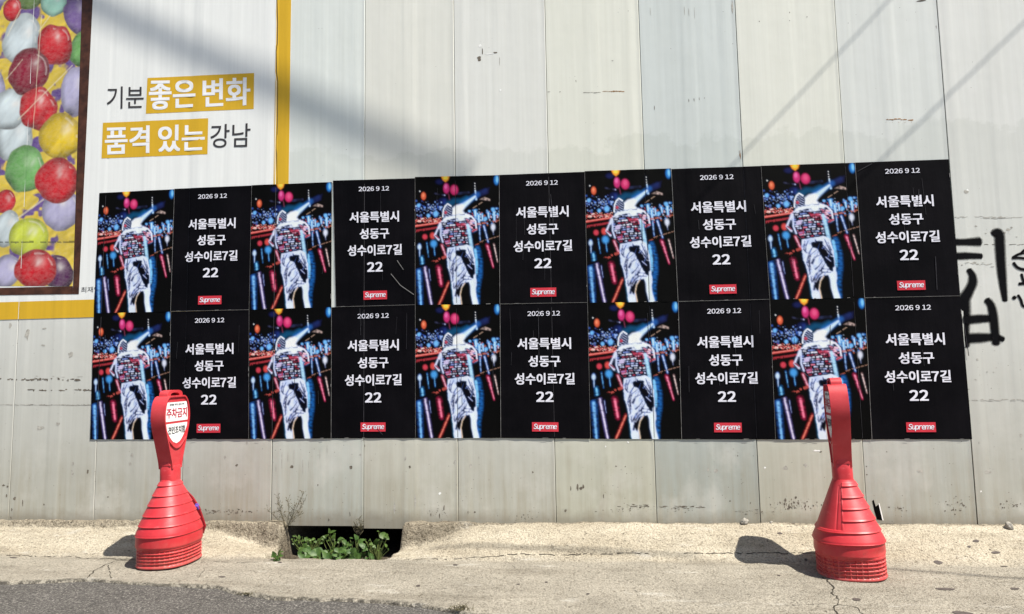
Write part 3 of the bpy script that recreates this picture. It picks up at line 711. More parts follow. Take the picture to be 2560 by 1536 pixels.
    put(ell(152, 718, 26, 28, .4), (206, 66, 84)); put(ell(235, 705, 28, 34, .4), (210, 76, 72)); put(ell(246, 790, 34, 38, .5), (70, 150, 214)); put(ell(93, 826, 18, 26, .6), (190, 212, 246)); put(ell(880, 608, 22, 34, .6), (206, 210, 226))
    put(.9*seg(235, 985, 385, 920, 14)*(nz(.07) > -.08), (190, 84, 76)); put(seg(48, 1050, 235, 985, 12), (5, 5, 9))
    # the figure, seen from behind and below, leaning away, its head a glowing beam
    hood = poly([(340, 510), (348, 435), (368, 388), (396, 362), (432, 384), (452, 430), (440, 510)], 4)
    torso = poly([(305, 590), (335, 540), (380, 500), (500, 478), (590, 470), (655, 498), (695, 545), (706, 640), (665, 668), (640, 600), (650, 830), (400, 840), (330, 770), (270, 742), (248, 712), (285, 640)], 4, 8)
    legs = poly([(395, 835), (600, 795), (655, 820), (688, 950), (692, 1100), (704, 1200), (692, 1290), (728, 1450), (462, 1450), (440, 1250), (425, 1130), (398, 1040), (386, 900)], 5, 8)
    sil = np.clip(hood+torso+legs, 0, 1)
    put(.9*path([(410, 370), (470, 335), (540, 335), (600, 300)], 34, 22, .8), (20, 86, 130)); put(.8*seg(560, 370, 720, 262, 32, 22, .9), (40, 120, 200)); put(.4*seg(700, 275, 800, 215, 26, 18, .9), (40, 64, 140))
    put(.92*blur(sil, 7)*(x > 560)*1.4*np.clip(rag+.2, 0, 1), (34, 104, 180)); put(.8*np.clip(blur(sil, 3)*1.6-.25, 0, 1)*np.clip(.65+.5*(x > 520), 0, 1), (150, 200, 244)); put(.6*blur(sil, 5)*(x < 460)*(y > 1180)*1.3, (60, 160, 190))
    put(.85*path([(715, 830), (745, 980), (740, 1120), (716, 1260), (712, 1440)], 26, 22, .7)*rag, (34, 110, 190)); put(.9*path([(690, 850), (706, 980), (704, 1100)], 14, 12, .7)*np.clip(rag+.3, 0, 1), (130, 196, 240))
    put(.9*seg(555, 395, 690, 285, 25, 9, .8), (205, 226, 250)); put(poly([(425, 470), (450, 410), (490, 378), (550, 366), (585, 385), (560, 440), (600, 490), (480, 510)], 14), (226, 230, 248))
    put(hood, (12, 12, 26)); 
    for q in range(8): put(.9*seg(352, 402+q*17, 440, 374+q*18, 2.6)*hood, (180, 192, 232))
    put(path([(345, 505), (350, 435), (370, 390), (398, 364), (434, 388)], 6, 6, .5), (228, 232, 246)); put(ell(376, 458, 16, 16, .4), (190, 66, 84))
    put(torso, (12, 11, 24))
    put(poly([(320, 560), (375, 505), (480, 485), (590, 474), (640, 500), (610, 520), (480, 520), (370, 545)], 6, 14), (216, 222, 246)); put(path([(318, 580), (300, 625), (262, 700), (300, 745)], 14, 10), (206, 212, 240)); put(path([(325, 600), (322, 700), (345, 770)], 8, 8), (196, 206, 240))
    for _ in range(26):
        a = r.uniform(590, 690); b_ = 495+(a-590)*.5+r.uniform(0, 130); put(.9*seg(a, b_, a+r.uniform(8, 30), b_+r.uniform(-6, 14), r.uniform(3, 8))*torso, r.choice([(220, 224, 246), (214, 130, 160), (160, 170, 220), (200, 70, 90), (226, 190, 206)]))
    put(path([(590, 476), (655, 500), (694, 546), (704, 636)], 8, 7), (224, 226, 246)); put(seg(660, 655, 705, 632, 8), (190, 66, 84)); put(seg(265, 700, 300, 730, 7), (150, 60, 80)); put(.9*seg(300, 640, 280, 690, 6), (30, 30, 60))
    back = poly([(312, 600), (345, 545), (450, 515), (590, 505), (612, 590), (612, 780), (395, 830), (345, 720)], 4)
    for k in range(12):
        a = 300+r.uniform(0, 30)
        while a < 610:
            L = r.uniform(26, 74); yy = 556+k*23.5; c = r.choice([(214, 220, 246), (226, 228, 246), (200, 210, 244), (130, 150, 215), (170, 182, 226), (222, 150, 176), (214, 120, 146), (196, 66, 90)])
            put(.97*sstep(9.5, 5.0, np.abs(y-(yy-.10*(a-330))+.10*(x-a)-26*((x-470)/150)**2*.3+5*vnoise(x*.6, y*.2, .11)))*((x > a) & (x < a+L))*np.clip(.7+1.5*vnoise(x, y*.6, .09), 0, 1)*back, c); a += L+r.uniform(6, 20)
    put(.9*poly([(478, 512), (570, 500), (585, 540), (490, 552)], 5)*(.85+nz(.05)), (222, 228, 246)); put(.75*poly([(480, 575), (578, 565), (584, 600), (500, 606)], 5)*(.8+nz(.06)), (200, 62, 92)); put(.7*poly([(350, 650), (410, 632), (400, 680), (352, 690)], 5), (216, 200, 236)); put(.7*poly([(362, 760), (420, 745), (425, 785), (375, 795)], 5)*(.8+nz(.06)), (206, 84, 120))
    put(.95*path([(612, 590), (632, 700), (652, 830)], 15, 17)*np.clip(rag+.35, 0, 1), (170, 212, 244)); put(seg(385, 842, 610, 792, 14, 10), (6, 6, 16))
    put(legs, (206, 214, 242)); put(.5*legs*np.clip(nz(.02)*2, 0, 1), (120, 150, 214))
    put(poly([(470, 875), (535, 842), (600, 850), (592, 900), (640, 975), (680, 1015), (688, 1085), (668, 1150), (640, 1142), (600, 1062), (570, 1000), (530, 930), (490, 905)], 5, 14), (6, 8, 20))
    for (pts, w0, w1) in (([(495, 905), (455, 970), (432, 1060)], 4, 11), ([(530, 935), (470, 985), (450, 1060), (455, 1130)], 3, 11), ([(565, 985), (505, 1010), (478, 1070)], 4, 14), ([(580, 1040), (540, 1100), (505, 1130)], 3, 9), ([(600, 1070), (570, 1120), (560, 1150)], 4, 7), ([(640, 1130), (570, 1125), (510, 1180), (474, 1250)], 4, 12),
                          ([(645, 1160), (570, 1160), (525, 1200)], 5, 9), ([(420, 850), (408, 930)], 7, 5), ([(405, 935), (432, 965)], 7, 9), ([(610, 830), (650, 930), (672, 990)], 5, 8), ([(585, 880), (625, 930), (660, 985)], 4, 9), ([(640, 860), (668, 940)], 4, 5), ([(430, 1080), (452, 1150), (450, 1180)], 4, 7),
                          ([(455, 845), (430, 900), (425, 940)], 3, 7), ([(540, 1180), (495, 1250), (480, 1330)], 4, 12), ([(455, 1200), (462, 1260)], 4, 6), ([(605, 1010), (655, 1040)], 6, 5), ([(520, 830), (530, 860)], 5, 10)):
        put(.95*path(pts, w0, w1)*np.clip(.9+1.0*nz(.06), 0, 1), (14, 24, 62))
    for _ in range(30):
        a = r.uniform(410, 650); b_ = r.uniform(850, 1200); put(.7*seg(a, b_, a-r.uniform(8, 26), b_+r.uniform(20, 55), 2, 5, .8)*legs, r.choice([(60, 84, 150), (110, 136, 205), (30, 44, 96)]))
    put(.9*seg(612, 1010, 655, 1050, 5, 3), (170, 180, 220)); put(poly([(535, 1450), (528, 1310), (548, 1235), (590, 1190), (622, 1186), (640, 1232), (642, 1320), (668, 1450)], 5), (4, 3, 7)); put(poly([(478, 1290), (540, 1205), (560, 1200), (530, 1280), (520, 1360)], 6, 10), (8, 8, 20))
    put(.95*path([(548, 1450), (530, 1320), (545, 1250), (580, 1198)], 6, 4), (214, 188, 160)); put(.9*path([(655, 1190), (664, 1300), (705, 1450)], 20, 22), (214, 224, 246))
    soft = np.stack([blur(im[..., c], 1) for c in range(3)], -1); im = 0.45*im+0.55*soft
    halo = np.stack([blur(np.clip(im[..., c]-0.25, 0, 1), 8) for c in range(3)], -1)*np.array([0.25, 0.55, 0.85]); im = im+0.55*halo*(1-np.clip(im, 0, 1))
    lum = im.mean(-1, keepdims=True); im = im*(0.6+0.4*np.clip(lum*2.4, 0, 1))
    return np.clip(im, 0.002, 0.80)

ART = poster_art(132, 204)
tops = [[(241, 467), (422, 458)], [(423, 457), (609, 449)], [(609.5, 448.5), (802, 440.7)], [(805, 437), (1002.5, 431.5)], [(1003, 428.5), (1206, 424)], [(1206, 423.6), (1412, 416)], [(1412, 414.5), (1620, 407.5)], [(1621, 409), (1838, 402)], [(1837, 401.7), (2064, 394)], [(2064, 393.6), (2290, 385.6)]]
mids = [(228, 757), (413.5, 753), (603, 749), (801, 742), (1003.5, 737), (1207.5, 735), (1419, 731.5), (1637.5, 729), (1858, 724), (2087, 720), (2318, 715.5)]
bots = [(219, 1061.5), (409, 1061.5), (602, 1060.5), (800.5, 1059), (1004, 1058.5), (1210, 1058), (1426, 1060), (1646, 1061), (1872, 1061.5), (2105, 1061.5), (2347, 1061)]
ORD = ['first', 'second', 'third', 'fourth', 'fifth']
LINES = [('2026 9 12', .075, .372, .036, .018), ('서울특별시', .300, .61, .086, .030), ('성동구', .432, .365, .084, .030), ('성수이로7길', .563, .675, .086, .030), ('22', .695, .195, .076, .036)]
GLY = [glyphs(t, bo, 3, 0.13 if t == '22' else 0.09) for t, *_, bo in LINES]
LOGO = glyphs('Supreme', 0.026, 3, 0.05, 0.2)
creases = {(0, 3): [((960, 630), (975, 652)), ((945, 662), (968, 690)), ((968, 690), (1000, 712))], (0, 9): [((2070, 415), (2105, 396)), ((2218, 458), (2216, 500)), ((2258, 620), (2262, 700))],
           (1, 5): [((1300, 745), (1302, 860))], (1, 3): [((870, 745), (872, 810)), ((905, 1030), (925, 1050))], (1, 9): [((2325, 770), (2338, 860))], (0, 5): [((1330, 470), (1338, 560))]}
for row in range(2):
    for k in range(10):
        if row == 0: tl, tr = tops[k]; bl, br = mids[k], mids[k+1]
        else: tl, tr, bl, br = mids[k], mids[k+1], bots[k], bots[k+1]
        if row == 1 and k % 2 == 1: tl = (tl[0]+0.5, tl[1]+0.8)
        if row == 0 and k == 3: bl = (812, 742)
        q = quad([tl, tr, br, bl]); off = 0.0026+0.0006*((k*7+row*3) % 3)+(0.0004 if row == 0 else 0)
        where = ('in the upper row' if row == 0 else 'in the lower row')
        b = MB()
        sd = k*1.7+row*5.1
        def wr(u, v, sd=sd):
            e = np.minimum(np.minimum(u, 1-u), np.minimum(v, 1-v))
            return 0.0011*(vnoise(u*3+sd, v*4+sd, 2.0)+0.5) + 0.0016*sstep(0.05, 0.0, e)*(vnoise(u*5+sd, v*7, 2)+0.2)
        if k % 2 == 0:
            sheet(b, q, 132, 204, off, 0.3, wr); nvert = len(b.v)
            mats = [M['art'], M['edge'], M['fold']]
        else:
            sheet(b, q, 60, 90, off, 0.3, wr); mats = [M['black'], M['edge'], M['fold']]
        # paper edges and folds over the seams
        if k not in (0,): strip(b, q[0], q[3], 0.0020 if k % 2 else 0.0012, off+0.0034, 1)
        if row == 0 and k % 2 == 1: strip(b, q[3]+(0.0, 0.001), q[2]+(0.0, 0.001), 0.0014, off+0.0034, 1)
        for i in range(0, 11):
            xs_ = i*PWD
            if q[0][0]+0.01 < xs_ < q[1][0]-0.01: strip(b, (xs_, q[3][1]+0.004), (xs_, q[1][1]-0.02), 0.0022, off+0.0030, 2)
        rw = random.Random(row*31+k)
        for _ in range(rw.randint(2, 4) if k % 2 else 2):          # wrinkles in the pasted sheet
            wu, w0, wl = rw.uniform(.06, .94), rw.uniform(.02, .7), rw.uniform(.06, .28)
            strip(b, bil(q, np.array(wu), np.array(w0)).ravel(), bil(q, np.array(wu+rw.uniform(-.015, .015)), np.array(min(.99, w0+wl))).ravel(), rw.uniform(.0012, .0024), off+0.0029, 2, 6)
        for _ in range(3):                                        # small torn spots showing white paper along the edges
            if rw.random() < .6: e0 = rw.uniform(.05, .9); pa, pb = bil(q, np.array(e0), np.array(.998)).ravel(), bil(q, np.array(e0+rw.uniform(.015, .06)), np.array(.997)).ravel()
            else: e0 = rw.uniform(.05, .9); pa, pb = bil(q, np.array(.997), np.array(e0)).ravel(), bil(q, np.array(.996), np.array(e0+rw.uniform(.01, .04))).ravel()
            strip(b, pa, pb, rw.uniform(.002, .004), off+0.0036, 1, 3)
        for (a_, c_) in creases.get((row, k), []): strip(b, wall(a_[0]*D, a_[1]*D), wall(c_[0]*D, c_[1]*D), 0.0035, off+0.0035, 1 if k == 3 and row == 0 else 2, 4)
        if k % 2 == 0:
            n = ORD[k//2]
            o = b.build('picture_poster', mats, None, smooth=True, col=ART.reshape(-1, 3).astype(np.float32))
            tag(o, 'hooded figure at night, %s picture poster from the left %s' % (n, where), 'poster', 'picture posters pasted in two rows on the fence')
        else:
            o = b.build('text_poster', mats, None, smooth=True)
            tag(o, 'black poster with white Korean address, %s text poster from the left %s' % (ORD[k//2], where), 'poster', 'text posters pasted in two rows on the fence')
            wm = np.linalg.norm(q[1]-q[0]); hm = np.linalg.norm(q[3]-q[0])
            for (t, cv, wd, ht, bo), (V_, F_) in zip(LINES, GLY):
                L = MB(); place(L, q, fit(V_, 0.5, cv, wd, ht, hm/wm), F_, off+0.0032)
                L.build('date_lettering' if cv < .1 else 'number_lettering' if cv > .6 else 'address_lettering', M['posterwhite'], o)
            B = MB(); lq = [bil(q, np.array(a_), np.array(c_)).ravel() for a_, c_ in ((.352, .882), (.648, .882), (.648, .950), (.352, .950))]
            sheet(B, lq, 10, 4, off+0.0032); bx = B.build('logo_box', M['logored'], o)
            T = MB(); place(T, q, fit(LOGO[0], 0.5, 0.918, .262, .050), LOGO[1], off+0.0042); T.build('logo_lettering', M['posterwhite'], bx)

# ------------------------------------------------------------------ ground
XL0, XL1 = wall(500, 1321, -0.06)[0], wall(700, 1365, -0.10)[0]
XR1, XR0 = wall(1000, 1370, -0.10)[0], wall(1185, 1319, -0.06)[0]
HX0, HX1 = wall(712, 1350, -0.03)[0], wall(1008, 1350, -0.03)[0]
_bpx = [(-300, 1462), (0, 1456), (120, 1452), (215, 1449), (300, 1457), (420, 1462), (540, 1468), (600, 1484), (690, 1494), (860, 1499), (1000, 1506), (1060, 1513), (1145, 1529), (1190, 1536), (1400, 1580), (1700, 1640)]
def on_slab(px, py):
    d = ray(px, py); z = 0.0
    for _ in range(8):
        t = (z-CAM[2])/d[2]; p = CAM+t*d; z = -0.02*(-p[1]-0.33)
    return p
_b = np.array([on_slab(*q)[:2] for q in _bpx])
def road_edge(x): return np.interp(x, np.r_[-60, _b[:, 0], 60], np.r_[_b[0, 1]+0.05, _b[:, 1], _b[-1, 1]-0.8])
def ground_z(x, y, rough=True, masks=False):
    x = np.asarray(x, float); y = np.asarray(y, float); d = -y
    hl = 1-sstep(0, 1, (x-XL0)/(XL1-XL0)); hr = sstep(0, 1, (x-XR1)/(XR0-XR1)); h = np.where(x < 0.5*(XL1+XR1), hl, hr)
    zwl = 0.100+0.030*sstep(2.45, 3.3, x)
    t = np.clip(d/0.33, 0, 1)
    z = zwl*h*(1-t)**1.15*(1+0.45*t)
    slab = -0.02*(d-0.33); z = np.where(d > 0.33, slab, z)
    nz = 0.0
    if rough:
        nz = 0.007*vnoise(x, y*1.6, 9)+0.004*vnoise(x, y, 26)+0.0026*vnoise(x, y, 70)
        z = z + nz*np.where(d > 0.36, 0.55, 1.3)
    # mortar curb under the fence
    wob = 0.016*vnoise(x, y*0, 12)+0.010*vnoise(x, y*0, 45)
    dc = 0.032-0.016*sstep(2.6, 3.3, x)+0.075*(1-h)+wob
    cz = 0.130-0.008*sstep(2.5, 3.4, x)+0.012*vnoise(x, y, 24)
    z = np.where((d < dc) & (y < 0.05), np.maximum(z, z+(cz-z)*sstep(1.0, 0.45, d/np.maximum(dc, 1e-3))), z)
    cm = sstep(1.05, 0.80, d/np.maximum(dc, 1e-3))*(y < 0.05)
    z = np.where(y >= 0.05, 0.12, z)
    # the open drain under the fence
    ed = 0.018*vnoise(x*0+3, y, 14)
    sl_ = 0.10*np.clip(d, 0, 0.3)
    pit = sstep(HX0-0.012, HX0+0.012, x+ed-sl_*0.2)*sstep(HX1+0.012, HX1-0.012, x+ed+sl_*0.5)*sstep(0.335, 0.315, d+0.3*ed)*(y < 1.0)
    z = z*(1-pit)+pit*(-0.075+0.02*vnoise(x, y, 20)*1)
    # broken front edge, lower than the road surface in front of it
    e = road_edge(x)+0.016*vnoise(x, x*0, 13)+0.008*vnoise(x, x*0+9, 50)
    z = z - 0.07*sstep(0.008, -0.008, y-e)
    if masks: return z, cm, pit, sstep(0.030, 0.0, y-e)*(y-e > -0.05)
    return z
def gpt(px, py, lift=0.0):
    d = ray(px, py); lo = None
    for t in np.linspace(0.0009, 0.0026, 700):
        p = CAM+t*d
        if p[2] <= float(ground_z(p[0], p[1], False)): break
    return (p[0], p[1], float(ground_z(p[0], p[1]))+lift)

gx = np.unique(np.round(np.r_[[-60, -30, -15, -8, -5, -3, -2, -1.4], np.arange(-1.0, 6.4, 0.012), [6.6, 7, 8, 10, 14, 20, 35, 60]], 4))
gy = np.unique(np.round(np.r_[[-60, -30, -15, -8, -5, -3.5, -2.6, -2.1], np.arange(-1.8, 0.055, 0.0095), [0.06, 0.1, 0.3, 0.6, 0.99, 1.02, 3, 10, 30, 60]], 4))
GX, GY = np.meshgrid(gx, gy); GZ, GC, GPI, GE = ground_z(GX, GY, True, True); nx2 = len(gx)
b = MB(); k = np.arange(nx2*(len(gy)-1)).reshape(len(gy)-1, nx2)[:, :-1].ravel()
b.add(np.c_[GX.ravel(), GY.ravel(), GZ.ravel()].tolist(), np.c_[k, k+1, k+nx2+1, k+nx2].tolist())
# cracks, the joint, tar spots: thin marks in the surface
def gline(pts, wd, m=1, jit=0.004, brk=0.0, lift=0.0016):
    P = np.array([gpt(*q) for q in pts]); seg = np.linalg.norm(np.diff(P[:, :2], axis=0), axis=1); L = np.r_[0, np.cumsum(seg)]
    n = max(3, int(L[-1]/0.016)); t = np.linspace(0, L[-1], n)
    X = np.interp(t, L, P[:, 0])+rng.normal(0, jit, n); Y = np.interp(t, L, P[:, 1])+rng.normal(0, jit, n)
    dx = np.gradient(X); dy = np.gradient(Y); l = np.hypot(dx, dy)+1e-9
    ww = wd*(0.35+0.9*rng.rand(n)); Z = ground_z(X, Y)+lift
    vs = []; fs = []
    for i in range(n):
        for s in (-1, 1):
            xx = X[i]-dy[i]/l[i]*ww[i]/2*s; yy = Y[i]+dx[i]/l[i]*ww[i]/2*s
            vs.append((xx, yy, float(ground_z(xx, yy))+lift))
    fs = [(2*i, 2*i+2, 2*i+3, 2*i+1) for i in range(n-1) if rng.rand() > brk]
    b.add(vs, fs, m)
gline([(0, 1389), (120, 1392), (250, 1398), (335, 1400)], 0.006, 1, 0.003, 0.25); gline([(500, 1406), (600, 1407), (690, 1406)], 0.004, 1, 0.003, 0.4)
gline([(1000, 1401), (1180, 1396), (1290, 1388), (1400, 1387), (1620, 1384)], 0.005, 1, 0.003, 0.3); gline([(1700, 1386), (1850, 1385), (2040, 1386)], 0.006, 1, 0.003, 0.2)
gline([(2057, 1444), (2085, 1468), (2078, 1482), (2098, 1505), (2088, 1522), (2095, 1545)], 0.007, 1, 0.004); gline([(2095, 1512), (2140, 1520), (2165, 1540)], 0.004, 1, 0.004, .1); gline([(1960, 1514), (2090, 1512)], 0.0025, 1, 0.003, .3)
gline([(215, 1448), (240, 1425), (268, 1411), (292, 1402), (325, 1402)], 0.006, 1, 0.004); gline([(268, 1413), (276, 1430), (278, 1446)], 0.004, 1, 0.003, .1); gline([(303, 1446), (322, 1432)], 0.003, 1, 0.003, .2); gline([(496, 1445), (512, 1425)], 0.003, 1, 0.003, .2)
gline([(1260, 1395), (1300, 1430)], 0.002, 1, 0.003, .5); gline([(1230, 1445), (1270, 1455)], 0.002, 1, 0.003, .4); gline([(2200, 1312), (2260, 1308), (2400, 1310)], 0.003, 1, 0.003, .2); gline([(1580, 1455), (1595, 1490)], 0.002, 1, 0.003, .4)
for (px, py, r1, r2) in ((2142, 1501, 14, 7), (2345, 1407, 16, 6), (2362, 1474, 28, 9), (2537, 1473, 15, 6), (2408, 1536, 30, 11), (2440, 1355, 12, 4), (2490, 1382, 16, 4), (2510, 1416, 14, 3), (1950, 1335, 10, 4), (1947, 1441, 6, 4), (2015, 1404, 5, 3), (2423, 1368, 6, 3),
                         (1470, 1486, 6, 4), (1296, 1463, 6, 3), (555, 1443, 12, 4), (33, 1395, 16, 4), (1138, 1414, 10, 5), (1366, 1457, 5, 4), (1045, 1465, 8, 6), (700, 1408, 9, 5)):
    c = gpt(px, py); s = 0.0014; vs = []
    for q in range(10):
        t = q*math.pi/5; rr = random.uniform(0.75, 1.1); x = c[0]+math.cos(t)*r1*s*rr; y = c[1]+math.sin(t)*r2*s*rr*1.7
        vs.append((x, y, float(ground_z(x, y))+0.0022))
    b.add(vs, [tuple(range(10))], 2)
pav = b.build('pavement', [M['concrete'], M['crack'], M['tar']], None, smooth=True, col=np.c_[GC.ravel(), GPI.ravel(), GE.ravel()].astype(np.float32)); tag(pav, kind='structure')

b = MB(); xs = np.r_[-60, -10, np.arange(-1.5, 6.5, 0.02), 10, 60]; ys_ = np.r_[np.linspace(0.06, -0.9, 60), -1.5, -3, -8, -60]
XX, YY = np.meshgrid(xs, ys_); YY = np.maximum(np.where(YY > -0.91, road_edge(XX)+YY, np.minimum(YY, road_edge(XX)-1.0+YY*0.2)), -70)
ZZ = -0.02*(-YY-0.33)-0.013+0.004*vnoise(XX, YY, 12)*(YY > -6)+0.006*vnoise(XX, YY, 3)*(YY > -6); ZZ = np.maximum(ZZ, -0.6)
n2 = len(xs); k = np.arange(n2*(len(ys_)-1)).reshape(len(ys_)-1, n2)[:, :-1].ravel()
b.add(np.c_[XX.ravel(), YY.ravel(), ZZ.ravel()].tolist(), np.c_[k, k+n2, k+n2+1, k+1].tolist())
tag(b.build('road', M['asphalt'], None, smooth=True), kind='structure')
b = MB(); b.box(((HX0+HX1)/2, 0.62, 0.20), (HX1-HX0+0.8, 1.2, 0.12)); b.box(((HX0+HX1)/2, 1.1, 0.05), (HX1-HX0+0.8, 0.1, 0.4))  # unseen roof and walls added to keep sky light out of the drain
for x in (HX0-0.1, HX1+0.1): b.box((x, 0.55, 0.05), (0.16, 1.05, 0.36))
tag(b.build('drain_shade_box', M['mud']), kind='structure')

# ------------------------------------------------------------------ bollards
def smooth_outline(h):
    """half outline (w,h) from neck to top, Catmull-Rom sampled"""
    P = [np.array(p) for p in h]; out = []
    for i in range(len(P)-1):
        p0 = P[max(i-1, 0)]; p1 = P[i]; p2 = P[i+1]; p3 = P[min(i+2, len(P)-1)]
        for t in np.linspace(0, 1, 5)[:-1]:
            out.append(0.5*((2*p1)+(p2-p0)*t+(2*p0-5*p1+4*p2-p3)*t*t+(3*p1-p0-3*p2+p3)*t**3))
    out.append(P[-1]); return out
HALF = smooth_outline([(q[0]*0.94, q[1]) for q in [(.044, .480), (.050, .515), (.064, .558), (.082, .612), (.099, .662), (.112, .704), (.119, .745), (.117, .785), (.106, .826), (.086, .853), (.066, .862)]])
OUT = [tuple(p) for p in HALF]+[(-p[0], p[1]) for p in HALF[::-1]]
def inset(poly, d):
    n = len(poly); P = np.array(poly); res = []
    for i in range(n):
        a = P[i]-P[i-1]; c = P[(i+1) % n]-P[i]; na = np.array([-a[1], a[0]])/(np.linalg.norm(a)+1e-9); nc = np.array([-c[1], c[0]])/(np.linalg.norm(c)+1e-9)
        m_ = na+nc; m_ = m_/(np.linalg.norm(m_)+1e-9); res.append(tuple(P[i]+m_*d/max(0.5, m_@na)))
    return res
def half_w(h): 
    hs = [p[1] for p in HALF]; return float(np.interp(h, hs, [p[0] for p in HALF]))

def base_mesh(ladder):
    nth, b = 288, MB()
    hs = list(np.linspace(0, 0.096, 46))+list(np.linspace(0.097, 0.423, 150)); rows = []
    th = np.linspace(0, 2*math.pi, nth, endpoint=False)
    EA, EB = (1.09, 0.93) if ladder else (1.06, 0.88)
    def supr(n_): return (np.abs(np.cos(th)/EA)**n_+np.abs(np.sin(th)/EB)**n_)**(-1/n_)
    for h in hs:
        if h <= 0.096:
            r0 = 0.156*supr(2.5)+0*th
            if 0.010 < h < 0.090:
                rz = (h-0.010)/0.080*5; fz = rz-math.floor(rz); rib = max(sstep(0.22, 0.10, fz), sstep(0.78, 0.90, fz))
                nc = 44; ft = (th/(2*math.pi)*nc) % 1.0; ribt = np.maximum(sstep(0.16, 0.06, ft), sstep(0.84, 0.94, ft))
                r0 = r0-0.0065*(1-np.maximum(rib, ribt*(0.95 if ladder else 0.55)))
            elif h <= 0.010: r0 = r0+0.002*math.sin(h/0.010*math.pi)
            r = r0
        else:
            t = (h-0.097)/(0.423-0.097)
            if h < 0.165: rb = 0.161-0.004*((h-0.097)/0.068)**2; nn = 2.5
            else:
                q = (h-0.165)/(0.423-0.165); rb = 0.157+(0.049-0.157)*q**(1.05 if ladder else 1.16); nn = 2.5-0.4*q
            if h < 0.104: rb = 0.1585+0.0025*(h-0.097)/0.007
            r = rb*supr(nn)
            per = 0.0485; ph = ((h-0.150)/per) % 1.0
            step = 0.0060*(1-ph) if ph > 0.10 else 0.0060*(ph/0.10)
            step += 0.0016*math.exp(-((ph-0.12)/0.05)**2)
            if not 0.150 < h < 0.413: step = 0.0
            if ladder:
                ang = (th-ladder+math.pi) % (2*math.pi)-math.pi      # sector with the raised rungs
                rung = (sstep(-0.62, -0.60, ang)*sstep(1.25, 1.22, ang))
                st = step if h > 0.20 else step
                edge = np.exp(-((ang+0.62)/0.022)**2)+np.exp(-((ang+0.74)/0.018)**2)*0.8
                low = 1.0 if h < 0.215 else 0.0
                r = r+st*np.maximum(rung, low)+(0.003*np.exp(-((ang+0.62)/0.02)**2)-0.003*np.exp(-((ang+0.80)/0.025)**2))*(0.215 < h < 0.40)
                # dent low on the side facing the road
                r = r-0.010*np.exp(-((ang-0.45)/0.35)**2)*math.exp(-((h-0.112)/0.024)**2)
            else:
                r = r+step*(0.75+0.25*np.cos(2*th))
        rows.append((h, r))
    vs = []
    for h, r in rows:
        for k in range(nth): vs.append((r[k]*math.cos(th[k]), r[k]*math.sin(th[k]), h))
    fs = []
    for i in range(len(rows)-1):
        for k in range(nth): fs.append((i*nth+k, i*nth+(k+1) % nth, (i+1)*nth+(k+1) % nth, (i+1)*nth+k))
    fs.append(tuple(range(nth))[::-1]); fs.append(tuple((len(rows)-1)*nth+k for k in range(nth)))
    b.add(vs, fs); return b

